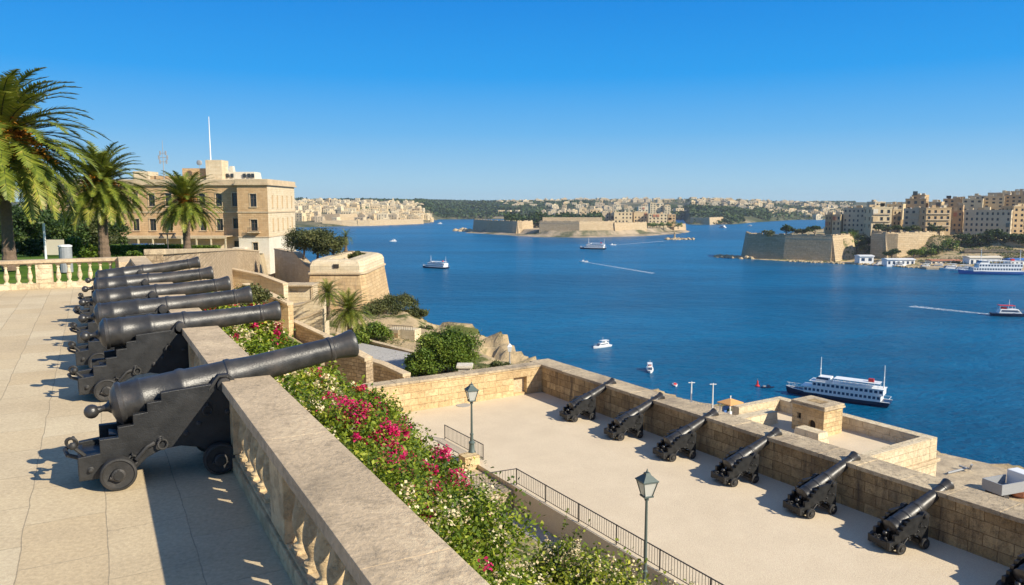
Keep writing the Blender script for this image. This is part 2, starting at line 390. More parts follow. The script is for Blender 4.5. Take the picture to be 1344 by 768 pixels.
# --- near land
GW = [(-14.9, 32.5, .95), (-27.5, 72, -1.3), (-40.5, 112, -3.6), (-46.5, 140, -5.6)]   # top of the garden's retaining wall
HI = [(-140,-30), (36,-30), (F2(28.5,-30).x, F2(28.5,-30).y), (F2(28.3,39).x, F2(28.3,39).y), (4,60), (3,78), (-5,96), (-10.5,112), (-16.5,124), (-20,131), (-26,150), (-52,185), (-140,210)]
LO = [(20,20), (80,10), (80,77), (57,85.2), (38.6,105), (23.6,119.5), (16,122), (12,90)]
def polyd(X, Y, pts):
    d = np.full(X.shape, 1e9); zz = np.zeros(X.shape); side = np.zeros(X.shape)
    for a, b in zip(pts[:-1], pts[1:]):
        e = np.array(b[:2])-np.array(a[:2]); t = np.clip(((X-a[0])*e[0]+(Y-a[1])*e[1])/(e@e), 0, 1)
        q = np.hypot(X-a[0]-t*e[0], Y-a[1]-t*e[1]); m = q < d
        cr = (X-a[0])*e[1]-(Y-a[1])*e[0]
        d = np.where(m, q, d); zz = np.where(m, a[2]+t*(b[2]-a[2]), zz); side = np.where(m, cr, side)
    return d, zz, side
def bank_z(u): return np.maximum(-.9-.60*np.maximum(u-1.9, 0)**1.04, -10.2)
def ground(X, Y, rough=True):
    c1, s1 = math.cos(A1), math.sin(A1); c2, s2 = math.cos(A2), math.sin(A2)
    u, v = X*c1+Y*s1, -X*s1+Y*c1; u2, v2 = X*c2+Y*s2+.48, -X*s2+Y*c2
    n1 = fbm(X, Y, .12, 4, 3) if rough else 0
    z = np.full(X.shape, -12.6)
    z = np.where(Y > 100, -12.2, z)
    z = np.maximum(z, np.where(v < 37, bank_z(u), -99))
    d, zt, sd = polyd(X, Y, GW)
    z = np.where(v >= 34, np.maximum(z, zt-4.5-.62*np.maximum(d-.5, 0)), z)
    gz = np.where(Y < 42, -.12, -.12-(Y-42)*.0585)
    garden = (v > 34.3) & (sd < 0) & (Y > 10)
    inner = garden & (d > .7)
    z = np.where(inner, gz, z)
    z = np.where((u < 1.9) & (v < 34.9), -.6, z)
    z = np.where((u2 > 13.6) & (u2 < 28.4) & (v2 < 39.6), np.minimum(z, -10.4), z)
    z = np.where((u2 > 13.2) & (u2 < 16.4) & (v2 < 33), -10.2, z)
    # promontory sloping down past the bastion
    dh = sd_poly(X, Y, HI)
    wl = np.where(Y > 88, 17., 7.)
    z = np.where((dh > -6) & (Y > 95) & ~garden, z-((dh+6)/6).clip(0, 1)*3.5, z)
    low = sd_poly(X, Y, LO)
    zl = np.where(low < 0, -27.0, -27-(low/3.5)**.8*22)
    zc = z-(np.maximum(dh, 0)/wl)**.85*30
    zz = np.maximum(zc, np.where(low < 12, zl, -60))
    flat = (garden & (d > 1)) | (u < 2) | (low < -1.5)
    zz = zz+np.where(flat, 0, n1*np.where(dh > -4, 1.6, .35)+(0 if not rough else fbm(X, Y, .5, 3, 9)*.35))
    zz = np.where((dh < -12) & (Y > 30) & (Y < 200), zz, zz)
    rg = np.where((dh > -7) & (Y > 60) & (dh < 22), 1, 0)*np.clip((dh+7)/4, 0, 1); zz = zz+(rg*(np.abs(fbm(X, Y, .22, 4, 21))*-1.2+fbm(X, Y, .55, 4, 31)*.9+.2) if rough else 0)
    return np.maximum(zz, -52)
sheet('hillside', -140, 85, -20, 205, 301, 301, ground, M['terrain'])
def lawn_h(X, Y): return np.where(Y < 42, -.06, -.06-(Y-42)*.0585)
# lawn strip behind the far balustrade, following the retaining wall
lv = []; NL = 24
for i in range(NL+1):
    Y = 31+(146-31)*i/NL
    xr = np.interp(Y, [32.5,72,112,140,146], [-15.3,-27.9,-40.9,-46.9,-47.5])
    yy = Y
    lv += [(-100, yy if i else F1(-95,35.0).y, float(lawn_h(np.array(Y), np.array(Y)))), (xr, yy, float(lawn_h(np.array(Y), np.array(Y))))]
a0 = F1(-30, 34.9); lv[0] = (a0.x, a0.y, -.06)
mb = MB(); mb.add(lv, [(2*i, 2*i+1, 2*i+3, 2*i+2) for i in range(NL)]); tag(mb.build('garden_lawn', M['lawn']), kind='structure')
# quay apron
mb = MB(); pts = [(21,40),(79,16),(79,76),(57,84.7),(38.6,104.6),(23.6,118.8),(17,119)]
mb.prism([(x, y) for x, y in pts], -29, -26.9, 'z'); tag(mb.build('quay', M['walltop']), kind='structure')
# --- upper terrace paving (slab)
def slab(name, corners, z0, z1, mat, rz, loc):
    mb = MB(); mb.prism(corners, z0, z1, 'z'); return mb.build(name, mat, None, loc=loc, rz=rz)
tag(slab('upper_terrace', [(-45,-8),(1.9,-8),(1.9,34.6),(-45,34.6)], -1.5, 0, M['paving'], A1, (0,0,0)), kind='structure')
# --- lower terrace, path, stairwell
tag(slab('lower_terrace', [(16.45,-6),(26.5,-6),(26.5,38.8),(12.5,38.8),(12.5,33.2),(16.45,33.2)], -13, LOW, M['gravel'], A2, F2(0,0)), kind='structure')
tag(slab('lower_path', [(11.5,-6),(16.44,-6),(16.44,25.9),(11.5,25.9)], -11, PATH, M['road'], A2, F2(0,0)), kind='structure')
t = thing('stairway', 'sunken stone stairway between the two iron railings beside the gravel terrace', 'stairs', F2(16.4, 28, LOW), A2)
mb = MB()
for i in range(6): mb.box(-3.9-(0 if i == 5 else 0), -.02-i*.45, -2.08, 1.3, -.98-.2*i, -.18-.2*i)
mb.build('step', M['walltop'], t)
mb = MB(); mb.box(-4, 0, 1.32, 5.18, -2.5, 0); mb.build('landing', M['gravel'], t)
mb = MB(); mb.box(-4.2, .02, 1.05, 1.38, -1.6, .10).box(-.6, .14, .98, 1.62, -.3, .42); mb.build('kerb', M['blocks'], t)

# --- balustrades
BALPROF = [(.095,0),(.095,.05),(.06,.065),(.055,.09),(.085,.15),(.105,.22),(.10,.29),(.07,.40),(.048,.50),(.045,.53),(.07,.545),(.07,.57),(.05,.585),(.09,.62),(.09,.66)]
def balustrade_run(root, along0, along1, piers, gaps=(), bal_mat=None, lod=16, w=.44, flip=False):
    """run along local +y, faces at x = +-w/2; gaps = (y0,y1) embrasures"""
    bm_ = bal_mat or M['bal']
    def clip(a, b):
        segs = [(a, b)]
        for g0, g1 in gaps:
            segs = [q for s0, s1 in segs for q in (((s0, min(s1, g0)), (max(s0, g1), s1)) if s0 < g1 and s1 > g0 else ((s0, s1),)) if q[1]-q[0] > .03]
        return segs
    for a, b in clip(along0, along1):
        MB().box(-w/2, w/2, a, b, 0, .18).box(-w/2+.03, w/2-.03, a+.005, b-.005, .18, .22).build('plinth', bm_, root, bevel=.012)
    for g0, g1 in gaps:
        MB().box(-w/2+.02, w/2-.02, g0+.004, g1-.004, 0, .5).build('sill', bm_, root, bevel=.012)
    edges = sorted(set([along0, along1]+[p for p in piers]+[x for g in gaps for x in g]))
    # coping in slabs that butt at the piers
    for a, b in clip(along0, along1):
        cuts = [a]+[p+.0 for p in piers if a+.3 < p < b-.3]+[b]
        for c0, c1 in zip(cuts[:-1], cuts[1:]):
            MB().box(-.29, .29, c0+.001, c1-.001, .985, 1.10).build('coping', M['coping'], root, bevel=.004)
            MB().box(-.215, .22, c0+.006, c1-.006, .942, .983).build('moulding', bm_, root, bevel=.012)
    solid = [(p-.28, p+.28) for p in piers]+[(g0-.22, g0) for g0, g1 in gaps]+[(g1, g1+.22) for g0, g1 in gaps]
    for s0, s1 in solid:
        if s1 <= along0 or s0 >= along1: continue
        s0, s1 = max(s0, along0), min(s1, along1)
        MB().box(-w/2+.012, w/2-.012, s0, s1, .22, .941).build('pier', bm_, root, bevel=.01)
    solid = sorted(solid); proto = None; y = along0
    free = []
    for s0, s1 in solid+[(along1, along1+1)]:
        if s0 > y+.15: free.append((y, min(s0, along1)))
        y = max(y, s1)
    for a, b in free:
        if any(a < g1 and b > g0 for g0, g1 in gaps): continue
        n = max(1, int(round((b-a)/.36)))
        for i in range(n):
            yy = a+(i+.5)*(b-a)/n
            if proto is None:
                mb = MB(); mb.lathe([(r*.86, h*.72/.66) for r, h in BALPROF], lod, (0,0,0)); mb.box(-.085,.085,-.085,.085,-.002,.035).box(-.08,.08,-.08,.08,.69,.722)
                o = proto = mb.build('baluster', bm_, root, smooth=True)
            else:
                o = proto.copy(); C.objects.link(o)
            o.location = (-.085, yy, .219)
UPC = [9.85, 14.25, 16.9, 19.6, 22.8, 26.1]      # cannon axes along the upper balustrade
t = thing('stone_balustrade', 'long weathered limestone balustrade running beside the black cannons to the bottom of the picture', 'balustrade', F1(1.54, 0, 0), A1)
gaps = [(c-.30, c+.42) for c in UPC]
balustrade_run(t, 1.0, 34.2, [4.1, 6.87, 12.1, 31.6], gaps)
t2 = thing('stone_balustrade', 'pale sunlit stone balustrade crossing the far end of the terrace below the palms', 'balustrade', F1(1.32, 34.0, 0), A1+math.pi/2)
M['bal2'] = M['blocks']
balustrade_run(t2, 0.0, 22, [.3, 3.0, 6.2, 9.0, 12.2, 15, 18], (), M['palace_pale'], 12)
mb = MB(); mb.prism([(-.55,.0),(.6,.0),(.6,1.12),(.2,1.16),(-.55,1.0)], -.5, .5, 'y').build('end_block', M['coping'], t2, bevel=.02).location = (-.75, 0, .0)

# --- walls of the lower terrace
def wallbox(root, name, L0, L1, x0, x1, z0, z1, mat): return MB().box(x0, x1, L0, L1, z0, z1).build(name, mat, root, bevel=.02)
t = thing('sea_wall', 'thick stained limestone sea wall behind the row of lower cannons', 'wall', F2(26.3, 0, LOW), A2)
H = WT-LOW
mb = MB(); mb.box(0, 1.3, -6, 39.5, -7, H-.17); mb.build('wall', M['seawall'], t)
top = MB(); yy = -6
while yy < 39.6:
    L = random.uniform(1.3, 1.9); e = min(yy+L, 39.9); top.box(-.05+random.uniform(-.015,.01), 1.36, yy+.005, e-.005, H-.168, H+random.uniform(-.012,.012)); yy = e
top.build('capping', M['walltop'], t, bevel=.02)
mb = MB(); mb.box(1.3, 2.2, -6, 39, -20, -4.2, tp=0); mb.build('battered_base', M['bastion'], t)
t = thing('terrace_wall', 'sunlit limestone wall with a small doorway at the end of the lower terrace', 'wall', F2(12, 38.6, LOW), A2)
mb = MB()
mb.panel((0,0,0), (1,0,0), 14.3, -3, H-.14, [(12.25, 13.2, .12, 1.12)], .35, (0,-1,0))
mb.box(0, 14.3, .36, .85, -3, H-.14).box(-.01, 0, 0, .36, -3, H-.14)
mb.build('wall', M['blocks'], t)
mb = MB(); mb.box(12.2, 13.25, .30, .34, .1, 1.14).build('door', M['trim'], t)
top = MB(); yy = 0
while yy < 14.1:
    L = random.uniform(1.2, 1.8); e = min(yy+L, 14.22); top.box(yy+.005, e-.005, -.04, .9, H-.138, H+random.uniform(-.01,.01)); yy = e
top.build('capping', M['walltop'], t, bevel=.02)

# --- gun platform with sentry post, outside the sea wall
PZ = -11.0
t = thing('gun_platform', 'square stone platform projecting outside the sea wall, with low parapets', 'platform', F2(35.2, 28.8, PZ), A2)
x0, x1, y0, y1 = 27.7-36, 44.4-36, 23.1-28, 34-28
MB().box(x0, x1, y0, y1, -22, 0).build('deck', M['gravel'], t)
MB().box(x1-.02, x1+.28, y0-.28, y1+.28, -22, -.55).box(x0, x1-.03, y0-.28, y0-.004, -22, -.55).build('outer_wall', M['palace_pale'], t)
MB().box(x1+.28, x1+.42, y0-.42, y1, -.62, -.42).box(x0, x1+.27, y0-.45, y0-.28, -.62, -.42).build('string_course', M['trim'], t, bevel=.04)
MB().box(x1-.45, x1+.26, y0-.25, y1, -.54, .8).build('parapet', M['palace_pale'], t, bevel=.03)
MB().box(x0+2, x1-.46, y0-.25, y0+.35, -.54, .8).build('parapet', M['palace_pale'], t, bevel=.03)
MB().box(x1-4.5, x1-.46, y1-.6, y1, .0, .8).build('parapet', M['palace_pale'], t, bevel=.03)
t = thing('sentry_post', 'small square stone sentry post with an arched doorway on the platform corner', 'sentry post', F2(40.4, 28.7, PZ), A2); t.scale = (.7,.7,.76)
w, d_, h = 2.6, 3.3, 2.15
mb = MB(); ops = [(.55, .95, 1.0, 1.5), (1.75, 2.5, .0, 1.2)]
mb.panel((0,d_,0), (0,-1,0), d_, 0, h, ops, .3, (-1,0,0)); mb.panel((0,0,0), (1,0,0), w, 0, h, [], .3, (0,-1,0))
mb.panel((w,0,0), (0,1,0), d_, 0, h, [], .3, (1,0,0)); mb.panel((w,d_,0), (-1,0,0), w, 0, h, [], .3, (0,1,0))
mb.build('wall', M['blocks'], t)
ar = MB()      # arch head closing the top of the door opening
P = [(-.75/2, 1.2), (-.75/2, .83)]+[(-.375*math.cos(a), .83+.36*math.sin(a)) for a in np.linspace(0, math.pi, 9)]+[(.375, .83), (.375, 1.2)]
pts = [(-.375,1.2)]+[(-.375*math.cos(a), .83+.35*math.sin(a)) for a in np.linspace(0.0, math.pi, 9)]+[(.375,1.2)]
cx = d_-2.125
for i in range(1, len(pts)-2): ar.prism([(cx+pts[i][0], pts[i][1]), (cx+pts[i+1][0], pts[i+1][1]), (cx+pts[i+1][0], 1.199), (cx+pts[i][0], 1.199)], .004, .29, 'x')
ar.build('door_arch', M['blocks'], t)
MB().box(.28, .32, .1, d_-.1, 0.02, h-.1).build('doorway', M['darkhole'], t)
MB().box(-.16, w+.16, -.16, d_+.16, h, h+.16).box(-.1, w+.1, -.1, d_+.1, h+.16, h+.34).build('roof', M['walltop'], t, bevel=.03)
MB().box(.75, w-.75, .9, d_-.9, h+.342, h+.36).build('roof_top_slab', M['seawall'], t)  # thin darker slab lying on the roof; nothing is cut into it
tag(MB().box(-.5,.5,-.9,.9,0,.75, tp=.08).build('stone_block', M['palace_pale'], None, loc=F2(39.1, 28.6, PZ), rz=A2), 'pale stone block lying in front of the sentry post doorway', 'block')
tag(MB().box(-1.6,1.6,-.45,.45,0,.8, tp=.06).build('stone_block', M['palace_pale'], None, loc=F2(38.9, 32.6, PZ), rz=A2), 'long low stone block left of the sentry post', 'block')

# --- quay edge stones and furniture
for i, (px, py) in enumerate([(978,541),(994,547),(1004,549),(1016,552),(1036,556)]):
    p = onz(px, py+3, -26.9)
    tag(MB().box(-.8,.8,-.7,.7,0,1.5, tp=.12).build('mooring_block', M['palace_pale'], None, loc=p, rz=.5+i*.1, bevel=.05),
        ['pale merlon block on the quay edge next to the orange roofed kiosk', 'second merlon block right of the orange roofed kiosk', 'middle merlon block on the quay edge between kiosk and sentry post', 'fourth merlon block from the kiosk towards the sentry post', 'merlon block on the quay edge closest to the sentry post'][i], 'stone block')
k = onz(958, 546, -26.9)
t = thing('kiosk', 'small quayside kiosk with an orange tented roof on white posts', 'kiosk', k, .6); t.scale = (.75,.75,.85)
for sx in (-1.5,1.5):
    for sy in (-1.2,1.2): MB().box(sx-.07,sx+.07,sy-.07,sy+.07,0,2.3).build('post', M['white'], t)
MB().loft([[(-1.9,-1.6,2.25),(1.9,-1.6,2.25),(1.9,1.6,2.25),(-1.9,1.6,2.25)],[(-1.9,-1.6,2.4),(1.9,-1.6,2.4),(1.9,1.6,2.4),(-1.9,1.6,2.4)],[(-.2,-.2,3.0),(.2,-.2,3.0),(.2,.2,3.0),(-.2,.2,3.0)]]).build('roof', M['orange'], t)
MB().box(-.08,.08,-.08,.08,3.0,3.5).build('finial', M['white'], t)
MB().box(-1.3,1.3,-.9,-.5,0,1.0).build('counter', M['white'], t)
MB().box(-1.2,.2,.4,.9,.0,1.7).build('cabinet', M['bluecloth'], t)
for i, (px, py, c) in enumerate([(951,541,'red'),(957,543,'white'),(966,544,'terracotta'),(973,545,'cream'),(970,541,'orange')]):
    p = onz(px, py+2.5, -26.9); t = thing('planter', ['red flower tub left of the kiosk', 'white flower tub in front of the kiosk', 'brown clay flower tub right of the kiosk front', 'cream flower tub furthest right of the kiosk', 'orange flower tub behind the other tubs at the kiosk'][i], 'planter', p, 0, 'tubs round the quay kiosk')
    MB().lathe([(.3,0),(.42,.55),(.45,.6),(.38,.6)], 10).build('pot', M[c], t); MB().ball((0,0,.8),.42,8,(1,1,.7)).build('plant', M['leafmid'], t)
for px, pt, pb, nm in ((907,501,532,'left'), (935,503,536,'right')):
    p = onz(px, pb, -26.9); hgt = CAMH+ray(px, pt).z/ray(px, pt).y*p.y-p.z
    t = thing('flagpole', 'bare white %s on the quay, %s of the two' % ('pole' , nm), 'pole', p)
    MB().tube([(0,0,0),(0,0,hgt)], [.12,.08]).build('pole', M['white'], t); MB().box(-.5,.5,-.04,.04,hgt-.2,hgt-.1).build('crossarm', M['white'], t)
def railing(name, label, pts, h=.95, sp=.13, post=2.0, mat=None, r=.012, group=None):
    """pts world points; bars per span"""
    t = thing(name, label, 'railing', pts[0], 0, group); o = Vector(pts[0]); mat = mat or M['railiron']
    P = [Vector(p)-o for p in pts]; top = MB(); low = MB(); bars = MB()
    for a, b in zip(P[:-1], P[1:]):
        up = Vector((0,0,1)); top.tube([a+up*h, b+up*h], .022, 6); low.tube([a+up*.10, b+up*.10], .014, 6)
        n = int((b-a).length/sp)
        for i in range(n+1): q = a.lerp(b, i/n); bars.tube([q+up*.1, q+up*h], r*.8, 4)
        m = max(1, int((b-a).length/post))
        for i in range(m+1): q = a.lerp(b, i/m); MB().tube([q, q+up*(h+.02)], .024, 6).build('post', mat, t)
    top.build('handrail', mat, t); low.build('bottom_rail', mat, t); bars.build('bars', mat, t)
    return t
q = [onz(x, y, -26.9) for x, y in ((872,527),(905,534),(948,546))]
railing('quay_railing', 'thin grey railing along the quay edge behind the two white poles', q, 1.1, .5, 3, M['greymetal'], .03)
# wooden anchor shaped beam, truck and crates at the right end of the quay
p = onz(1255, 621, -26.9); t = thing('boat_anchor', 'old rusty anchor lying on the quay beyond the sea wall', 'anchor', p, .4)
MB().tube([(-1.4,0,.2),(1.6,0,.35)], .12).build('shank', M['greymetal'], t)
MB().tube([(1.5,-.7,1.0),(1.75,-.35,.35),(1.8,0,.3),(1.75,.4,.3),(1.5,.8,.4)], .12).build('flukes', M['greymetal'], t)
p = onz(1328, 652, -26.9); t = thing('flatbed_truck', 'small blue and white truck parked on the quay at the right edge', 'truck', p, .35)
MB().box(-3.0,.3,-1.1,1.1,.9,1.1).box(-3.0,.3,-1.1,-1.0,1.1,2.0).box(-3,.3,1,1.1,1.1,2).box(-3.0,-2.9,-1,1,1.1,2).build('bed', M['greymetal'], t)
MB().prism([(.4,.6),(2.3,.6),(2.3,1.5),(1.9,2.6),(.4,2.6)], -1.05, 1.05).build('cab', M['white'], t, bevel=.08)
MB().prism([(1.2,1.6),(2.0,1.6),(1.75,2.4),(1.2,2.4)], -1.07, 1.07).build('cab_window', M['pane'], t)
for sx in (-2.2, 1.4):
    for sy in (-1.0, .78): MB().lathe([(.45,0),(.45,.22)], 14, (sx,sy,.45), (0,1,0)).build('wheel', M['railiron'], t)
for i, (px, py) in enumerate([(1313,647),(1341,652)]):
    p = onz(px, py, -26.9); tag(MB().ball((0,0,.5), .9, 10, (1.4,1,.7)).build('net_heap', M['terracotta'], None, loc=p), ['heap of red brown nets left of the truck on the quay', 'heap of red brown nets right of the truck on the quay'][i], 'net heap')

# --- railings and lamps of the lower terrace
railing('terrace_railing', 'long black iron railing along the gravel terrace in front of the flowering bushes', [F2(13.9,25.95,LOW+.15), F2(16.6,25.95,LOW+.0), F2(16.5,2.0,LOW)], .7)
railing('stair_railing', 'short black iron railing beside the far lamp post at the stairs', [F2(16.95,29.4,LOW), F2(16.85,33.1,LOW)], .72, post=1.9)
def lamp(label, p, hgt):
    t = thing('street_lamp', label, 'street lamp', p, .35); k = hgt-.85
    MB().lathe([(.22,0),(.22,.12),(.17,.16),(.17,.45),(.13,.5),(.12,.8),(.15,.83),(.15,.88),(.075,.95),(.065,1.2),(.085,1.22),(.085,1.27),(.055,1.3),(.042,k-.12),(.07,k-.1),(.07,k-.05),(.04,k)], 12).build('post', M['lampgreen'], t, smooth=True)
    ln = MB(); 
    rb, rt, z0, z1 = .13, .24, k+.06, k+.52
    for i in range(4):
        a = math.pi/4+i*math.pi/2; ln.tube([(rb*math.cos(a)*1.4, rb*math.sin(a)*1.4, z0), (rt*math.cos(a)*1.4, rt*math.sin(a)*1.4, z1)], .016, 5)
    ln.box(-rb-.03,rb+.03,-rb-.03,rb+.03,z0-.04,z0).box(-rt-.03,rt+.03,-rt-.03,rt+.03,z1,z1+.035)
    ln.loft([[(sx*(rt+.02), sy*(rt+.02), z1+.035) for sx, sy in ((-1,-1),(1,-1),(1,1),(-1,1))], [(sx*.09, sy*.09, z1+.2) for sx, sy in ((-1,-1),(1,-1),(1,1),(-1,1))], [(sx*.07, sy*.07, z1+.26) for sx, sy in ((-1,-1),(1,-1),(1,1),(-1,1))]])
    ln.lathe([(.02,0),(.045,.03),(.02,.07),(.012,.12)], 8, (0,0,z1+.26)); ln.lathe([(.03,0),(.05,.03),(.03,.06)], 8, (0,0,k-.02))
    f = ln.build('lantern', M['lampgreen'], t)
    MB().loft([[(sx*(r-.012), sy*(r-.012), z) for sx, sy in ((-1,-1),(1,-1),(1,1),(-1,1))] for r, z in ((rb, z0+.002), (rt, z1-.002))]).build('glass', M['lampglass'], f)
    return t
lamp('green street lamp with glass lantern nearest the camera, in front of the gravel terrace', F2(15.8, 17.07, PATH), 4.5)
lamp('farther green street lamp with glass lantern beside the stair railing', F2(16.45, 29.55, LOW), 3.62)
tag(MB().lathe([(.42,0),(.42,.02)], 18).build('drain_cover', M['greymetal'], None, loc=onz(608,532,LOW)+Vector((0,0,.002))), 'round drain cover in the gravel near the lit wall', 'drain cover')
# ================================================================== CANNONS
BARREL = [(.0,-.001),(.10,.0),(.19,.03),(.235,.07),(.262,.09),(.265,.13),(.245,.15),(.243,.30),(.252,.315),(.252,.345),(.240,.36),(.228,.74),(.238,.755),(.240,.80),(.232,.83),(.218,.86),
          (.200,1.30),(.212,1.315),(.212,1.36),(.196,1.385),(.176,1.6),(.150,2.60),(.162,2.615),(.162,2.65),(.150,2.665),(.152,2.74),(.168,2.83),(.183,2.90),(.188,2.935),(.180,2.96),(.165,2.97),(.075,2.97),(.07,2.75),(.001,2.74)]
TX = 1.22
def cheek_poly(th):
    """side plate outline; th = height of the trunnion axis"""
    k = (th-.16)/.78
    P = [(-.34,.13),(-.34,.40),(-.12,.42),(-.12,.52),(.07,.52),(.07,.62),(.23,.63),(.23,.73),(.38,.74),(.38,.83),(.53,.84),(.53,.92),(.66,.93),(TX-.09,.955),(TX-.07,.89),(TX+.07,.89),(TX+.09,.96),(1.40,.97),(1.40,.16),(1.16,.14),(1.05,.24),(.92,.33),(.72,.38),(.52,.37),(.36,.30),(.25,.20),(.20,.13)]
    return [(x, .16+(z-.16)*k if z > .45 else z) for x, z in P]
def make_cannon(label, elev, th, group, detail=1, arch=0, k=1.0):
    root = thing('cannon', label, 'cannon', (0,0,0), 0, group)
    seg = 40 if detail else 24
    mb = MB(); mb.lathe([(r*k, x-TX) for r, x in BARREL], seg, (0,0,0), (1,0,0), cap=False)
    b = mb.build('barrel', M['iron'], root, smooth=True, loc=(TX, 0, th)); b.rotation_euler = (0, -elev, 0)
    mb = MB(); mb.lathe([(.085,-TX-.005),(.05,-TX-.04),(.036,-TX-.09),(.042,-TX-.13),(.05,-TX-.14)], 16, (0,0,0), (1,0,0)); mb.ball((-TX-.20,0,0), .082, 18)
    mb.build('cascabel', M['iron'], b, smooth=True)
    mb = MB(); mb.lathe([(.078,-.42*k),(.082,-.415*k),(.082,.415*k),(.078,.42*k)], 20, (0,0,0), (0,1,0)); mb.build('trunnion', M['iron'], b, smooth=True)
    for s in (-1, 1):
        y0, y1 = (.275*k, .365*k) if s > 0 else (-.365*k, -.275*k)
        ck = MB().prism([(x, z+arch*(1 if .3 < x < 1.1 and z < .45 else 0)) for x, z in cheek_poly(th)], y0, y1).build('cheek', M['carriage'], root, bevel=.008 if detail else 0)
        ys = y1 if s > 0 else y0
        MB().prism([(TX-.17,th-.04),(TX-.12,th+.045),(TX-.06,th+.115),(TX+.06,th+.115),(TX+.12,th+.045),(TX+.2,th-.03),(TX+.2,th-.055),(TX+.10,th+.01),(TX+.05,th+.09),(TX-.05,th+.09),(TX-.1,th+.01),(TX-.17,th-.06)], y0-.01, y1+.01).build('capsquare', M['wheel'], ck)
        def bolt(x, z, r=.035):
            return MB().lathe([(r,0),(r,.012),(r*.65,.02),(r*.6,.045),(.003,.05)], 12, (x, ys, z), (0, s, 0)).build('bolt', M['wheel'], ck, smooth=True)
        for x, z in ((.5,.5),(.92,.62),(-.22,.25),(.78,.52),(1.25,.72)): bolt(x, z)
        for x, z in ((.52,.5),(.2,.36),(1.02,.74*th/.94)):
            mb = MB(); mb.torus((x, ys+s*.04, z-.06), (.35,s*.9,.1), .055, .013, 14, 6).torus((x, ys+s*.03, z), (1,0,0), .025, .01, 10, 5); mb.build('ring_bolt', M['wheel'], ck, smooth=True)
        mb = MB(); mb.tube([(.24, ys+s*.03, .30), (.36, ys+s*.05, .44), (.43, ys+s*.02, .46)], [.03,.022,.028], 8); mb.build('hook', M['wheel'], ck, smooth=True)
    MB().box(-.30,.30,-.274*k,.274*k,.27,.36).box(.34,1.36,-.272*k,.272*k,.40,.47).build('bed', M['carriage'], root)
    MB().prism([(-.02,.36),(.62,.36),(.62,.40),(-.02,.56)], -.13, .13).build('quoin', M['carriage'], root)
    MB().box(1.26,1.39,-.272*k,.272*k,.47,.80).build('transom', M['carriage'], root)
    bh = th-math.sin(elev)*.85-.24
    MB().box(.28,.42,-.12,.12,.471,max(.5, bh)).build('support', M['carriage'], root)
    for x, r in ((.05,.19),(1.13,.19)):
        MB().box(x-.07,x+.07,-.40,.40,.13,.265).lathe([(.05,-.56),(.05,.56)], 12, (x,0,r), (0,1,0)).build('axle', M['carriage'], root)
        for s in (-1, 1):
            w = MB().lathe([(.04,.0),(r-.02,.0),(r,.012),(r,.085),(r-.008,.098),(r-.028,.102),(r-.034,.088),(.075,.078),(.072,.125),(.055,.135),(.0,.137)], 28 if detail else 18, (0,0,0), (0,s,0)).build('wheel', M['wheel'], root, smooth=True, loc=(x, s*.415*k, r))
            MB().tube([(0,s*.128,-.065),(0,s*.128,.065)], .014, 6).tube([(-.03,s*.105,-.05),(-.09,s*.11,-.02)], .018, 6).build('linchpin', M['wheel'], w)
    # iron loop, chain and knob at the tail
    mb = MB(); mb.tube([(-.34,-.2,.36),(-.44,-.19,.40),(-.47,-.02,.42),(-.44,.16,.40),(-.34,.2,.36)], .024, 8)
    mb.torus((-.40,-.05,.50), (.3,1,.2), .055, .02, 12, 6).torus((-.37,.10,.47), (1,.2,.3), .05, .018, 12, 6).build('chain', M['wheel'], root, smooth=True)
    mb = MB(); mb.tube([(-.27,-.30,.40),(-.36,-.31,.50)], .022, 8).ball((-.38,-.31,.53), .045, 10); mb.build('knob', M['wheel'], root, smooth=True)
    MB().box(-.345,-.30,-.27*k,.27*k,.16,.38).build('tail_board', M['carriage'], root)
    return root
UPLAB = ['huge black iron cannon nearest the camera on the upper terrace', 'second nearest black cannon of the upper terrace row', 'third black cannon from the camera in the upper terrace row', 'fourth black cannon from the camera in the upper terrace row',
         'fifth upper terrace cannon, behind the fourth', 'farthest upper terrace cannon, mostly hidden behind the fifth']
protoA = make_cannon(UPLAB[0], R(9.6), 1.06, 'cannons lined up on the upper terrace')
specA = [(9.85,0,9.6,.06),(14.3,.03,3.6,.0),(16.9,-.02,5.4,-.06),(19.6,0,5.0,-.08),(22.8,.0,5.4,-.05),(26.1,.0,8.0,.0)]
for i, (v, yaw, el, du) in enumerate(specA):
    o = protoA if i == 0 else copy_tree(protoA)
    o.location = F1(du, v, 0); o.rotation_euler = (0, 0, A1+yaw); o['label'] = UPLAB[i]
    if i:
        for ch in o.children:
            if ch.name.startswith('barrel'): ch.rotation_euler = (0, -R(el), 0); ch.location = (TX, 0, 1.12)
protoB = make_cannon('x', R(25), 1.13, 'cannons lined up on the lower terrace', 0, .16, 1.24)
vB = [33.1, 29.3, 25.4, 21.55, 17.75, 14.25, 10.9]
nB = ['leftmost of the lower terrace cannons, nearest the wall corner', 'second lower terrace cannon from the left', 'third lower terrace cannon from the left', 'fourth lower terrace cannon from the left, behind the nearest lamp',
      'fifth lower terrace cannon from the left, below the gun platform', 'sixth lower terrace cannon, left of the one cut off by the picture corner', 'lower terrace cannon cut off by the bottom right corner of the picture']
for i, v in enumerate(vB):
    o = protoB if i == 0 else copy_tree(protoB)
    o.location = (*[(3.08, 40.23), (5.11, 37.02), (7.01, 33.94), (8.9, 30.84), (10.81, 27.63), (12.7, 24.73), (14.88, 21.21)][i], LOW); o.rotation_euler = (0, 0, R(22.5)+random.uniform(-.02,.02)); o['label'] = nB[i]

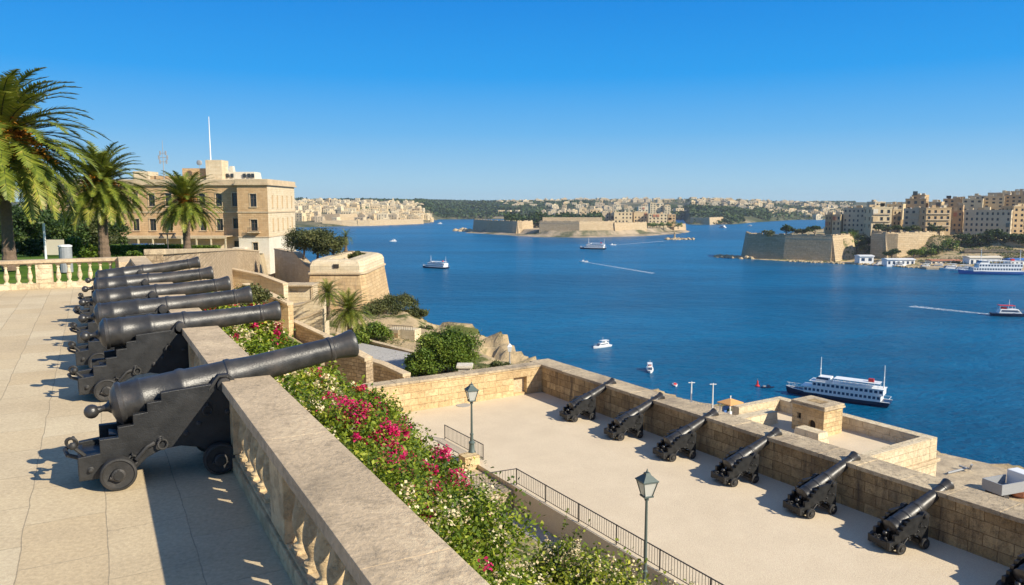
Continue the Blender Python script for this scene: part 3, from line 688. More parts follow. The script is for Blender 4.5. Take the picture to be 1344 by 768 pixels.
# ================================================================== PLANTS
def leaf_quads(P, size, up=.5, aspect=1.7, jit=.35):
    n = len(P); d = rng.normal(size=(n,3)); d /= np.linalg.norm(d, axis=1)[:,None]
    nn = rng.normal(size=(n,3)); nn[:,2] = np.abs(nn[:,2])+up; nn /= np.linalg.norm(nn, axis=1)[:,None]
    t = np.cross(nn, d); t /= np.linalg.norm(t, axis=1)[:,None]+1e-9; b = np.cross(nn, t)
    s = (size*(1+jit*rng.uniform(-1,1,n)))[:,None]
    V = np.stack([P-t*s*aspect/2, P-b*s*.5+nn*s*.12, P+t*s*aspect/2, P+b*s*.5+nn*s*.12], 1).reshape(-1,3)
    return V, np.arange(4*n).reshape(-1,4)
def lump_points(n, blobs, shell=.55):
    """points in the outer shell of overlapping ellipsoid clumps"""
    vol = np.array([b[3]**1.6 for b in blobs]); k = rng.choice(len(blobs), n, p=vol/vol.sum())
    B = np.array([b[:3] for b in blobs])[k]; Rr = np.array([b[3] for b in blobs])[k]; Sz = np.array([b[4] if len(b) > 4 else .8 for b in blobs])[k]
    d = rng.normal(size=(n,3)); d /= np.linalg.norm(d, axis=1)[:,None]; d[:,2] = np.abs(d[:,2])*np.where(rng.random(n) < .8, 1, -.6)
    r = Rr*(shell+(1-shell)*rng.random(n)**.6)*(1+.18*rng.normal(size=n)); P = B+d*r[:,None]; P[:,2] = B[:,2]+d[:,2]*r*Sz
    return P
def clump_rnd(P, s=.9):
    q = P*s; v = np.sin(q[:,0]*2.1+q[:,1]*1.3)+np.sin(q[:,1]*2.7-q[:,2]*1.9)+np.sin(q[:,0]*1.1+q[:,2]*3.1)
    return np.clip(.45+v*.10+rng.normal(size=len(P))*.2, 0, 1)
def foliage(name, P, size, mat, parent, loc, up=.5, aspect=1.7, cs=.9):
    V, F = leaf_quads(P, size, up, aspect); V = V-np.array(loc)
    return fastmesh(name, V, F, mat, parent, clump_rnd(P, cs))
def bush(label, cx, cy, rad, flowers, nl, leaf=.055, green='leaf', seed=0, group='flowering bushes on the bank', lift=.0, frame=1, cat='bush', name='flowering_bush', shoots=4):
    """a bush growing over the sloping bank; centre in the balustrade's frame (u,v); rad = (ru, rv)"""
    base = F1(cx, cy) ; zb = float(ground(np.array([[base.x]]), np.array([[base.y]]), False)[0,0]); loc = (base.x, base.y, zb)
    blobs = []
    nb = int(8+rad[0]*rad[1]*4)
    for i in range(nb):
        a = rng.uniform(0, 2*math.pi); q = math.sqrt(rng.random()); u = cx+q*rad[0]*math.cos(a); v = cy+q*rad[1]*math.sin(a)
        if u < 2.15: u = 2.15+rng.random()*.3
        p = F1(u, v); z = float(bank_z(np.array(u))) if cy < 33 else max(zb-.6, float(bank_z(np.array(u))))
        near = u < 3.1
        z += 0 if near else .55*mnoise.noise((u*.55, v*.55, 2))
        blobs.append((p.x, p.y, z+(-.12 if near else .05+lift)+rng.uniform(-.45,.45 if not near else .25), rng.uniform(.34,.62 if near else 1.0), rng.uniform(.7,1.0 if near else 1.15)))
    root = thing(name, label, cat, loc, 0, group)
    P = lump_points(nl, blobs, .35)
    du = P[:,0]*U1.x+P[:,1]*U1.y; P = P[du > 1.95]
    ST = MB(); LP = []
    for k in range(shoots):
        b = blobs[rng.integers(nb)]
        if (b[0]*U1.x+b[1]*U1.y) < 2.9: continue
        d = Vector((rng.normal()*.5+.25, rng.normal()*.5-.25, rng.uniform(.8,1.5))).normalized(); q = Vector(b[:3])+d*b[3]*.6; L = rng.uniform(.5,1.0); pts_ = []
        for j in range(6): pts_.append(q.copy()); q = q+d*L/5; d = (d+Vector((rng.normal()*.06, rng.normal()*.06, -.16))).normalized()
        ST.tube([(0,0,-.2), Vector(b[:3])-Vector(loc)]+[p_-Vector(loc) for p_ in pts_], [.02,.012,.008,.007,.006,.005,.004,.003], 4)
        for j in range(26):
            f = rng.random()*4.99; p_ = pts_[int(f)].lerp(pts_[int(f)+1], f-int(f)); LP.append((p_.x+rng.normal()*.03, p_.y+rng.normal()*.03, p_.z+rng.normal()*.02))
    if LP: P = np.concatenate([P, np.array(LP)]); ST.build('shoots', M['bark'], root)
    foliage('foliage', P, leaf, M[green], root, loc)
    # stems carrying the leaves
    mb = MB()
    for b in blobs[::2]: mb.tube([(0, 0, -.25), (b[0]-loc[0], b[1]-loc[1], b[2]-loc[2]), (b[0]-loc[0]+rng.uniform(-.3,.3), b[1]-loc[1]+rng.uniform(-.3,.3), b[2]-loc[2]+b[3]*.8)], [.03,.02,.008], 5)
    mb.build('stems', M['bark'], root)
    for mat, frac, sz, k in flowers:
        # sprays: tight clusters on the outside of clumps
        cl = [blobs[i] for i in rng.choice(nb, k)]; pts = []
        for b in cl:
            d = rng.normal(size=3); d[2] = abs(d[2])+.8; d[0] += .1; d[1] -= 1.0; d /= np.linalg.norm(d)
            c = np.array(b[:3])+d*b[3]*np.array([1,1,b[4]])*rng.uniform(.95,1.18); m = int(frac*rng.uniform(.4,1.4))
            q = rng.normal(size=(m,3)); q /= np.linalg.norm(q, axis=1)[:,None]; pts.append(c+q*(rng.random(m)**.5)[:,None]*rng.uniform(.08,.20 if mat == 'blossom' else .28))
        pts = np.concatenate(pts); foliage('blossom', pts, sz, M[mat], root, loc, .8, 1.1, 3)
    return root
B = bush
S_ = lambda n, k: ('blossom', n, k[0], k[1])
B('low bush with cream blossom at the very bottom of the picture beside the balustrade', 4.6, 4.6, (2.0,1.5), [('blossom',30,.036,190)], 42000, .040, 'leafyel')
B('cream flowering bush with yellow green leaves in front of the nearest lamp post', 6.9, 6.3, (2.0,1.8), [('blossom',34,.038,280)], 52000, .042, 'leafyel', lift=.15, shoots=14)
B('cream flowering bush close against the balustrade near the bottom', 3.4, 6.9, (1.3,1.6), [('blossom',28,.036,130)], 36000, .040)
B('upright green shoots with cream blossom below the iron railing', 7.3, 9.9, (1.2,1.2), [('blossom',34,.040,190)], 36000, .046, 'leafyel', lift=.45, shoots=40)
B('bush of mixed green leaves and cream blossom in the middle of the bank', 5.0, 9.3, (1.4,1.6), [('blossom',32,.04,170),('magenta',18,.045,5)], 40000, .043)
B('bush with scattered magenta flowers pressed against the balustrade', 3.1, 10.6, (1.1,1.9), [('magenta',60,.045,26),('blossom',14,.04,26)], 38000, .043, shoots=8)
B('bush with large bright magenta sprays overhanging the gravel terrace', 5.9, 15.2, (1.3,1.7), [('magenta',230,.055,110)], 42000, .050, lift=.3, shoots=16)
B('deep green bush with a few pink flowers left of the magenta sprays', 4.5, 13.4, (1.5,1.7), [('magenta',120,.052,40),('pinkred',16,.05,10)], 40000, .049, shoots=12)
B('outermost green bush above the stairway with thin reddish shoots', 7.6, 20.2, (1.6,2.0), [('magenta',120,.06,36),('pinkred',30,.06,34)], 26000, .064, lift=.35, shoots=30)
B('bright green bush just beyond the nearest cannon muzzle', 3.0, 14.8, (1.0,1.9), [('blossom',22,.05,90)], 32000, .051, 'leafyel')
B('outer bush with reddish shoots above the far lamp post', 5.6, 18.0, (1.5,2.0), [('magenta',110,.06,34),('blossom',20,.055,40)], 30000, .060, lift=.35, shoots=20)
B('green bush with cream flecks under the second cannon muzzle', 3.7, 18.2, (1.3,2.0), [('blossom',24,.06,150),('magenta',20,.06,6)], 30000, .060)
B('pale flowered bush beside the stony bank', 6.3, 22.4, (1.7,2.0), [('blossom',30,.072,190),('pinkred',16,.075,14)], 24000, .072, lift=.25, shoots=14)
B('cream flecked hedge between the third and fourth muzzles', 3.4, 22.0, (1.3,2.2), [('blossom',26,.07,150),('magenta',30,.075,10)], 26000, .072, lift=.15)
B('bush with red and magenta sprays right of the far muzzles', 5.4, 26.4, (1.8,2.2), [('magenta',90,.08,50),('pinkred',40,.085,34),('blossom',20,.08,60)], 22000, .084, lift=.35, shoots=24)
B('low outer bush on the stony part of the bank', 8.2, 26.0, (1.4,2.0), [('blossom',26,.08,60),('pinkred',26,.085,20)], 13000, .085, lift=.1, shoots=10)
B('green bush below the farthest muzzles', 3.2, 27.0, (1.2,2.4), [('blossom',22,.08,90),('pinkred',24,.085,24)], 20000, .084, lift=.25)
B('red flowering bush at the far end of the balustrade', 3.8, 31.2, (1.7,2.1), [('pinkred',50,.095,60),('magenta',34,.095,18)], 18000, .094, lift=.5, shoots=20)
B('loose bush with red shoots beyond the end of the balustrade', 6.4, 31.0, (1.7,2.2), [('pinkred',44,.095,50),('blossom',20,.095,40)], 16000, .095, lift=.3, shoots=24)
B('spreading bush of green and cream beyond the corner pier', 4.6, 36.0, (2.3,2.4), [('pinkred',40,.11,46),('blossom',20,.11,60)], 15000, .11, lift=.2)
B('farthest flowering bush below the retaining wall', 5.0, 41.0, (2.6,2.8), [('blossom',26,.13,70),('pinkred',30,.13,24)], 13000, .13, lift=.2)
B('green bush low on the bank beyond the last muzzle', 8.6, 31.0, (1.6,2.4), [('blossom',22,.11,40)], 11000, .11, lift=.1)

def wbush(name, label, x, y, zb, rx, ry, h, n, leaf, mat, cat='bush', group=None, clumps=14, fl=None, trunk=True):
    root = thing(name, label, cat, (x, y, zb), 0, group); blobs = []
    for i in range(clumps):
        a = rng.uniform(0, 2*math.pi); q = math.sqrt(rng.random())*.8; r = rng.uniform(.25,.42)*min(rx, ry, h)*1.15
        blobs.append((x+q*rx*math.cos(a), y+q*ry*math.sin(a), zb+h*rng.uniform(.3,.78)*(1-.35*q*q), r, .9))
    P = lump_points(n, blobs, .35); P = P[P[:,2] > zb-.3]
    foliage('crown' if trunk else 'foliage', P, leaf, M[mat], root, (x, y, zb), .5, 1.6, 2.2/max(rx, 1))
    if trunk:
        mb = MB(); mb.tube([(0,0,-.5),(.05*h,0,h*.25),(0,.04*h,h*.55)], [.05*h*.6+.05,.035*h*.6+.04,.02*h], 8)
        for b in blobs[::2]: mb.tube([(.03*h,.02*h,h*.25),((b[0]-x)*.6,(b[1]-y)*.6,h*.45),(b[0]-x,b[1]-y,b[2]-zb)], [.02*h+.02,.012*h+.015,.01], 5)
        mb.build('trunk', M['bark'], root)
    if fl:
        P2 = lump_points(fl[1], blobs, .9); foliage('blossom', P2, leaf, M[fl[0]], root, (x, y, zb), .8, 1.1, 3)
    return root

def palm(label, x, y, zb, hgt, rad, nf=70, leafl=None, trunk=.26, fruit=0, group=None, sparse=30, droop=.75, name='palm_tree', lean=0):
    root = thing(name, label, 'palm tree', (x, y, zb), 0, group)
    mb = MB(); prof = []; k = int(hgt/.18)
    for i in range(k+1):
        f = i/k; r = trunk*(1.25-.35*min(1, f*4)) * (1+.10*(i % 2)); r *= 1.35 if f > .9 else 1
        prof.append((r, f*hgt))
    mb.lathe(prof, 12); mb.build('trunk', M['palmbark'], root)
    V = []; rn = []
    RV = MB()
    for i in range(nf):
        f = (i+.5)/nf; az = i*2.399963+rng.uniform(-.15,.15); el = R(84)-f**.9*R(126)+rng.uniform(-.08,.08)
        L = rad*(1.18-.12*abs(f-.4))*rng.uniform(.88,1.08); m = 12; p = np.array([0,0,hgt+.05]); pts = []; e = el
        hd = np.array([math.cos(az), math.sin(az), 0]); side = np.array([-math.sin(az), math.cos(az), 0])
        for s in range(m+1):
            pts.append(p.copy()); p = p+(hd*math.cos(e)+np.array([0,0,1])*math.sin(e))*L/m
            e -= droop*(.045+.022*s*.55)*(1.25 if f < .6 else .9); e = max(e, -1.45)
        pts = np.array(pts); nL = sparse; tt = np.linspace(.10, 1, nL)*m
        idx = np.minimum(tt.astype(int), m-1); fr_ = (tt-idx)[:,None]; base = pts[idx]*(1-fr_)+pts[idx+1]*fr_; tg = pts[idx+1]-pts[idx]; tg /= np.linalg.norm(tg, axis=1)[:,None]
        upv = np.cross(tg, side[None]); upv /= np.linalg.norm(upv, axis=1)[:,None]; upv *= np.sign(upv[:,2:3]+1e-6)
        w = np.sin(np.clip(tt/m, 0, 1)*math.pi*.86+.28)
        for sg in (-1, 1):
            ll = (leafl or rad*.185)*w*rng.uniform(.8,1.15,nL)
            d = side[None]*sg*.78+tg*.62+upv*.28+rng.normal(size=(nL,3))*.07; d /= np.linalg.norm(d, axis=1)[:,None]
            tip = base+d*ll[:,None]; tip[:,2] -= ll*.25
            wd = tg*(rad*.0105+.008)
            V.append(np.stack([base-wd, base+wd, tip+wd*.25, tip-wd*.25], 1)); rn.append(np.clip(rng.normal(.42+.10*(f < .35)+.25*(f > .85), .14, nL), 0, 1))
        RV.tube([tuple(q) for q in pts[::2]], [rad*.008*(1-j/8)+.006 for j in range(len(pts[::2]))], 4)
    V = np.concatenate(V).reshape(-1,3); rn = np.concatenate(rn)
    fastmesh('fronds', V, np.arange(len(V)).reshape(-1,4), M['palmleaf'], root, rn)
    RV.build('frond_ribs', M['leafolive'], root)
    if fruit:
        P = []
        for i in range(fruit):
            az = -1.2+rng.normal()*1.0; e0 = rng.uniform(.2,1.2); L = rad*rng.uniform(.38,.62)
            for s in range(120):
                q = rng.random(); r = L*q; P.append((math.cos(az)*r*math.cos(e0)+rng.normal()*.06*rad*q, math.sin(az)*r*math.cos(e0)+rng.normal()*.06*rad*q, hgt+.06*rad+r*math.sin(e0)-q*q*L*.75+rng.normal()*.035*rad))
        foliage('date_clusters', np.array(P), rad*.032, M['dates'], root, (0,0,0), .5, 1.2, 2)
    return root
def pxpalm(label, px, ybase, ycrown, rpx, Y, zb=None, **k):
    b = atY(px, ybase, Y); c = atY(px, ycrown, Y); zb = b.z if zb is None else zb
    return palm(label, b.x, Y, zb, c.z-zb, rpx*Y/1000, **k)
pxpalm('tallest palm at the left edge with orange date clusters and long drooping fronds', 12, 335, 188, 108, 37, zb=0, nf=135, trunk=.27, fruit=60, sparse=60, group='palms beyond the terrace', droop=.82)
pxpalm('middle palm with a thick trunk, left of the palace facade', 137, 334, 245, 62, 46, zb=-.3, nf=125, trunk=.30, fruit=12, sparse=48, group='palms beyond the terrace')
pxpalm('smallest of the three garden palms, standing in front of the palace wing', 246, 333, 266, 45, 62, zb=-1.2, nf=115, trunk=.3, fruit=14, sparse=44, group='palms beyond the terrace', droop=.7)
pxpalm('small palm at the foot of the bastion, left of the larger one', 431, 420, 385, 21, 84, nf=80, trunk=.2, sparse=24, group='palms below the bastion')
pxpalm('larger low palm with wide spreading fronds above the road', 459, 438, 408, 32, 80, nf=95, trunk=.25, sparse=28, group='palms below the bastion', droop=.7)
pxpalm('small palm on top of the bastion right of the leafy tree', 454, 331, 311, 13, 126, nf=36, trunk=.25, sparse=18, group='palms on the bastion')
# garden greenery and furniture
def gz(Y): return -.06 if Y < 42 else -.06-(Y-42)*.0585
for i, (px, Y, rpx, hp, mat, lab) in enumerate([(38,48,14,38,'leafdk','dark bush behind the tallest palm trunk'),(62,52,16,40,'leafdk','dark leafy bush left of the banner'),(96,50,20,36,'leafmid','bright bush right of the banner'),(118,46,13,30,'leafmid','bush against the middle palm trunk'),
        (14,55,20,46,'leafdk','dark shrub filling the left edge under the palm'),(176,60,10,11,'leafmid','low bush left of the parked cars'),(-20,50,25,45,'leafdk','dark shrub at the extreme left beyond the terrace')]):
    p = atY(px, 330, Y); r = rpx*Y/1000; wbush('garden_bush', lab, p.x, Y, gz(Y), r, r, hp*Y/1000, 5200, .10, mat, group='bushes in the garden', trunk=False)
for i, (x0, x1, Y, lab) in enumerate([(143,186,68,'clipped hedge between the middle and small palms'),(188,238,66,'clipped hedge left of the small palm trunk'),(250,286,84,'clipped hedge right of the small palm, towards the palace')]):
    a, b = atY(x0, 330, Y), atY(x1, 330, Y); z = gz(Y); L = b.x-a.x; hh = 1.15; Pn = 9000
    P = np.stack([rng.uniform(a.x, b.x, Pn), Y+rng.uniform(-.9,.9,Pn), z+hh*rng.random(Pn)**.35], 1)
    t = thing('hedge', lab, 'hedge', (a.x, Y, z), 0, 'hedges in the garden'); foliage('foliage', P, .11, M['leafmid'], t, (a.x, Y, z))
p = atY(60, 334, 40); t = thing('banner_pole', 'white pole with a pale banner hanging beside it', 'banner', (p.x, 40, 0))
MB().tube([(0,0,0),(0,0,2.2)], .06).build('pole', M['white'], t); MB().box(.08,1.0,-.01,.01,.55,1.35).build('banner', M['cream'], t)
p = atY(86, 334, 36); t = thing('litter_bin', 'round pale grey litter bin behind the far balustrade', 'bin', (p.x, 36, 0))
MB().lathe([(.28,0),(.28,1.15),(.25,1.2)], 16).build('body', M['greymetal'], t); MB().lathe([(.3,1.2),(.3,1.26),(.2,1.3)], 16).build('lid', M['white'], t)
p = atY(221, 334, 50); lt = thing('street_lamp', 'short dark lamp post in front of the small palm hedge', 'street lamp', (p.x, 50, gz(50)))
MB().lathe([(.1,0),(.05,.3),(.04,1.75)], 8).build('post', M['railiron'], lt); MB().box(-.5,.5,-.12,.12,1.75,1.85).lathe([(.2,1.5),(.05,1.75)], 8, (-.4,0,0)).lathe([(.2,1.5),(.05,1.75)], 8, (.4,0,0)).build('lantern', M['railiron'], lt)
for i, (px, c, lab) in enumerate([(183,'bluecloth','blue car parked in front of the palace'),(205,'white','white car parked right of the blue car in front of the palace')]):
    Y = 100; p = atY(px, 330, Y); t = thing('parked_car', lab, 'car', (p.x, Y, gz(Y)), .1, 'cars parked by the palace')
    MB().prism([(-2,.3),(2,.3),(2.05,.8),(1.3,.95),(.8,1.45),(-1.0,1.45),(-1.6,.95),(-2.05,.85)], -.85, .85).build('body', M[c], t, bevel=.06)
    MB().prism([(.7,.95),(.55,1.36),(-.85,1.36),(-1.3,.95)], -.86, .86).build('window', M['pane'], t)
    for sx in (-1.25,1.25):
        for sy in (-.87,.68): MB().lathe([(.33,0),(.33,.2)], 12, (sx,sy,.33), (0,1,0)).build('wheel', M['railiron'], t)

# retaining wall of the garden
def polywall(name, label, pts, drop, th, mat, cat='wall', cap=.25, batter=.0, side=1, capmat='trim'):
    t = thing(name, label, cat, pts[0]); o = Vector(pts[0])
    P = [Vector(p)-o for p in pts]; nrm = []
    for i in range(len(P)):
        d = (P[min(i+1, len(P)-1)]-P[max(i-1, 0)]); d.z = 0; d.normalize(); nrm.append(Vector((d.y, -d.x, 0))*side)
    dr = drop if isinstance(drop, (list, tuple)) else [drop]*len(P)
    rings = [[p+n*(batter), p-n*th, p-n*th, p] for p, n in zip(P, nrm)]
    r2 = []
    for (p, n, d) in zip(P, nrm, dr):
        r2.append([p+n*batter*(d/10)-Vector((0,0,d)), p-n*th-Vector((0,0,d)), p-n*th-Vector((0,0,cap)), p-Vector((0,0,cap))])
    MB().loft(r2).build('wall', M[mat], t)
    MB().loft([[p+n*.1-Vector((0,0,cap-.004)), p-n*(th+.05)-Vector((0,0,cap-.004)), p-n*(th+.05), p+n*.1] for p, n in zip(P, nrm)]).build('capping', M[capmat], t, bevel=.03)
    return t
polywall('retaining_wall', 'long rough retaining wall curving from the terrace to the palace', [(a, b, c+.35) for a, b, c in GW], [4, 7, 9, 9], .7, 'rubble', batter=.5)
polywall('hill_wall', 'upper cream terrace wall stepping down below the retaining wall', [atY(300, 352, 92), atY(340, 360, 90), atY(372, 372, 88)], 4, .7, 'palace_pale')
polywall('hill_wall', 'lower golden terrace wall left of the ramp', [atY(318, 372, 72), atY(350, 385, 70), atY(378, 398, 69)], 4, .7, 'blocks')
polywall('hill_wall', 'short golden wall beside the road under the low palms', [atY(440, 437, 88), atY(462, 441, 88), atY(486, 440, 90)], 3, .6, 'blocks')
polywall('hill_wall', 'stepped cream wall on the cliff above the gatehouse', [atY(528, 428, 100), atY(548, 424, 102), atY(560, 432, 100)], 4, .8, 'palace_pale')
a = atY(360, 326, 138); polywall('ochre_wall', 'ochre sunlit wall between the palace and the bastion', [a, atY(386, 331, 132), atY(399, 346, 127), atY(408, 352, 124)], 9, 1.2, 'palace_pale')
# bastion
A = atY(407, 358, 110); Bp = atY(472, 358, 110); Cp = atY(506, 345.5, 128.5)
zc = A.z
poly = [(A.x-.6, 112), (A.x, 110), (Bp.x, 110), (Bp.x+.55, 111.6), (Cp.x, 127.2), (Cp.x-1.6, 129.5), (A.x+1, 134), (A.x-.6, 134)]
def off(poly, d):
    cx = sum(p[0] for p in poly)/len(poly); cy = sum(p[1] for p in poly)/len(poly); out = []
    n = len(poly)
    for i in range(n):
        a = Vector(poly[i-1]); b = Vector(poly[i]); c = Vector(poly[(i+1) % n]); e1 = (b-a).normalized(); e2 = (c-b).normalized()
        n1 = Vector((e1.y, -e1.x)); n2 = Vector((e2.y, -e2.x)); m = (n1+n2).normalized(); k = d/max(.4, m.dot(n1)); out.append((b.x+m.x*k, b.y+m.y*k))
    return out
def ring(poly, d, z): return [(x, y, z) for x, y in off(poly, d)]
def bastion(name, label, poly, ztop, zcord, zbot, mat, bat, capmat='bastion', par=1.0, cord=.25):
    c = (sum(p[0] for p in poly)/len(poly), sum(p[1] for p in poly)/len(poly))
    t = thing(name, label, 'bastion', (c[0], c[1], zbot)); L = lambda r: [(x-c[0], y-c[1], z-zbot) for x, y, z in r]
    MB().loft([L(ring(poly, bat, zbot)), L(ring(poly, 0, zcord))]).build('scarp', M[mat], t)
    MB().loft([L(ring(poly, .02, zcord+.004)), L(ring(poly, cord, zcord+.06)), L(ring(poly, cord, zcord+.3)), L(ring(poly, .02, zcord+.36))]).build('string_course', M['trim'], t)
    hp = ztop-zcord-.36; inner = par*2.6
    MB().loft([L(ring(poly, 0, zcord+.364)), L(ring(poly, -.05, zcord+.36+hp*.55)), L(ring(poly, -.35*par, zcord+.36+hp*.85)), L(ring(poly, -par, ztop)), L(ring(poly, -inner, ztop)), L(ring(poly, -inner-.1, ztop-hp*.7))]).build('parapet', M[capmat], t)
    return t
bt = bastion('bastion', 'massive sunlit corner bastion with sloping walls above the cliff', poly, atY(440, 341.5, 110).z, zc-.3, -15, 'bastion', 1.25, 'palace_pale')
MB().box(-.4,.4,-.05,.3,0,.55).build('opening', M['darkhole'], bt).location = (atY(441,350,110).x-bt.location.x, 110-bt.location.y-.03, atY(441,352,110).z+15)
for i, (px, Y, r, h, lab) in enumerate([(398,128,3.6,5.2,'olive coloured tree on the bastion next to the palace corner'),(416,124,3.8,5.6,'largest olive coloured tree crown on top of the bastion'),(436,122,3.0,4.2,'lower olive coloured tree towards the bastion tip'),(470,123,1.6,1.1,'low shrub on the tip of the bastion')]):
    p = atY(px, 335, Y); wbush('leafy_tree', lab, p.x, Y, -5.6, r, r, h, 9000, .17, 'leafolive', 'tree' if h > 2 else 'shrub', 'trees on the bastion')
for i, (px, Y, r, top, mt) in enumerate([(18,78,7,262,'leafdk'),(58,84,7,268,'leafdk'),(98,88,6.5,272,'leafolive'),(-30,80,8,258,'leafdk'),(128,96,5,280,'leafdk')]):
    z = gz(Y); p = atY(px, 330, Y); h = atY(px, top, Y).z-z; wbush('garden_tree', ['dark tree behind the tallest palm','dark tree above the banner','olive tree left of the middle palm','dark tree beyond the left picture edge','dark tree behind the middle palm trunk'][i], p.x, Y, z, r*.7, r*.6, h, 9000, .2, mt, 'tree', 'trees in the garden')
# structures at the foot of the bastion
q = atY(392, 386, 98); t = thing('guard_hut', 'flat roofed stone hut at the foot of the bastion', 'hut', q)
mb = MB(); mb.panel((-1.6,0,0), (1,0,0), 3.2, -3, 1.05, [(.5,1.5,.2,.75)], .2, (0,-1,0)); mb.box(-1.6,1.6,.21,2.6,-3,1.05); mb.build('wall', M['palace_pale'], t)
MB().box(-2.0,2.0,-.7,2.9,1.055,1.25).build('roof', M['walltop'], t, bevel=.03); MB().box(1.61,1.9,-.1,2.4,-3,1.05).build('pier', M['trim'], t)
polywall('ramp_wall', 'pale sloping ramp wall left of the small palms', [atY(366, 404, 88), atY(396, 399, 88), atY(424, 386, 88)], 6, 2.6, 'palace_pale', capmat='walltop', cap=.2)
polywall('lower_ramp_wall', 'vertical jointed stone wall under the ramp', [atY(386, 419, 80), atY(404, 414, 80), atY(423, 406, 80)], 5, .8, 'palace_pale')
polywall('stair_wall', 'thin dark stair wall descending behind the second muzzle', [atY(384, 421, 70), atY(412, 434, 68), atY(440, 447, 66)], 3, .5, 'rubble', cap=.2)
polywall('road_wall', 'low brown wall along the far side of the road', [atY(474, 444.5, 86), atY(508, 453, 82), atY(538, 461, 79), atY(560, 466, 77)], 3.2, .5, 'rubble')
polywall('bank_wall', 'rubble stone wall below the road with a narrow opening', [atY(476, 470, 58), atY(500, 477, 57), atY(530, 491, 55)], 5, .6, 'rubble')
polywall('bank_wall', 'rough cream wall between the bushes and the stone pier', [atY(425, 441, 50), atY(452, 455, 49), atY(480, 470, 48)], 6, .6, 'rubble')
tag(MB().box(-.35,.35,-.35,.35,-5,.3).build('stone_pier', M['rubble'], None, loc=atY(482,474,53), bevel=.03), 'square rubble pier at the end of the rough wall', 'pier')
# road sheet
rp = [atY(470,452,84), atY(560,474,76), atY(560,500,60), atY(530,494,62), atY(475,466,66)]
mb = MB(); mb.prism([(p.x, p.y) for p in rp], -13.5, -12.15, 'z'); tag(mb.build('road', M['road']), kind='structure')
q = atY(524, 458, 89); t = thing('gatehouse', 'small stone gatehouse with a railing on its roof beside the road', 'gatehouse', q+Vector((0,0,-.3)), -.35)
mb = MB(); mb.panel((0,0,0), (1,0,0), 1.9, -2, 2.6, [(.5,1.35,-.2,1.5)], .3, (0,-1,0)); mb.box(-1.6,0,-.1,2,-2,2.6).box(0,1.9,.31,2,-2,2.6); mb.build('wall', M['palace_pale'], t)
MB().box(-1.5,-.1,-.13,-.105,-.2,2.2).build('shutter_door', M['palace'], t); MB().box(.5,1.35,.26,.30,-.2,1.5).build('door', M['darkhole'], t)
mb = MB(); mb.tube([(-1.5,0,3.1),(1.8,0,3.1)], .03, 5)
for i in range(12): mb.tube([(-1.5+i*.3,0,2.6),(-1.5+i*.3,0,3.1)], .02, 4)
mb.build('railing', M['railiron'], t)
polywall('gate_wall', 'cream sloping wall left of the gatehouse', [atY(468, 452, 90), atY(490, 443, 90), atY(508, 434, 90)], 4, .5, 'palace_pale')
q = atY(583, 486, 70); wbush('leafy_tree', 'broad bright green tree behind the lit terrace wall', q.x, 70, -13, 3.5, 2.6, 4.9, 30000, .13, 'leafmid', 'tree', clumps=44)
q = atY(556, 486, 68); wbush('leafy_tree', 'bright green tree merging into the left side of the broad tree', q.x, 68, -13, 1.7, 1.8, 3.6, 9000, .13, 'leafmid', 'tree', clumps=16)
q = atY(655, 474, 62); wbush('shrub', 'small pale green shrub above the wall right of the broad tree', q.x, 62, -10.9, .9, .9, 1.7, 2600, .11, 'leafolive', 'shrub', clumps=8)
q = atY(684, 476, 60); wbush('shrub', 'tiny green plant on the wall near the corner', q.x, 60, -10.6, 1.1, .6, 1.0, 1600, .1, 'leafmid', 'shrub', clumps=8)
for i, (px, py, Y, rx, h, m_, lab) in enumerate([(524,403,112,3.2,2.6,'leafolive','scrub bush clinging to the cliff right of the bastion'),(507,412,108,3.4,2.6,'leafolive','scrub bush at the bottom corner of the bastion'),(490,436,88,2.6,2.2,'leafmid','green bush behind the larger low palm'),
        (545,414,110,2.0,1.6,'leafolive','scrub patch high on the cliff edge'),(552,440,96,2.2,1.6,'leafolive','scrub patch on the cliff above the gatehouse'),(470,440,84,1.6,1.4,'leafmid','low bush beside the larger low palm'),(345,366,70,2.0,1.5,'leafolive','bush at the foot of the long retaining wall'),(318,352,60,2.0,1.6,'leafolive','bush below the near part of the long retaining wall')]):
    q = atY(px, py, Y); g = float(ground(np.array([[q.x]]), np.array([[q.y]]), False)[0,0]); wbush('shrub', lab, q.x, Y, min(q.z-.6, max(g, q.z-3)), rx, rx, h, 5200, .15, m_, 'shrub', 'scrub around the bastion', clumps=12)
Pn = []
Xc = rng.uniform(-48, 2, 9000); Yc = rng.uniform(42, 118, 9000)
nz = np.array([mnoise.noise((a*.09, b*.09, 4)) for a, b in zip(Xc, Yc)]); kk = nz > .08; Xc, Yc = Xc[kk], Yc[kk]
Zc = ground(Xc[None], Yc[None], True)[0]; u2c = Xc*U2.x+Yc*U2.y; v2c = Xc*V2.x+Yc*V2.y
uc, vc = Xc*U1.x+Yc*U1.y, Xc*V1.x+Yc*V1.y
ok = (Zc > -24) & ~((vc > 33) & (uc < 3)) & ~((v2c < 40) & (u2c > 12)) & (Zc < -2.5)
Xc, Yc, Zc = Xc[ok], Yc[ok], Zc[ok]; K = 9
Pg = np.stack([np.repeat(Xc, K), np.repeat(Yc, K), np.repeat(Zc, K)], 1)+rng.normal(size=(len(Xc)*K, 3))*np.array([.32,.32,.2])
V_, F_ = leaf_quads(Pg, .13, .5, 1.6); tag(fastmesh('ground_cover', V_, F_, M['leafolive'], None, clump_rnd(Pg, .5)), kind='stuff')
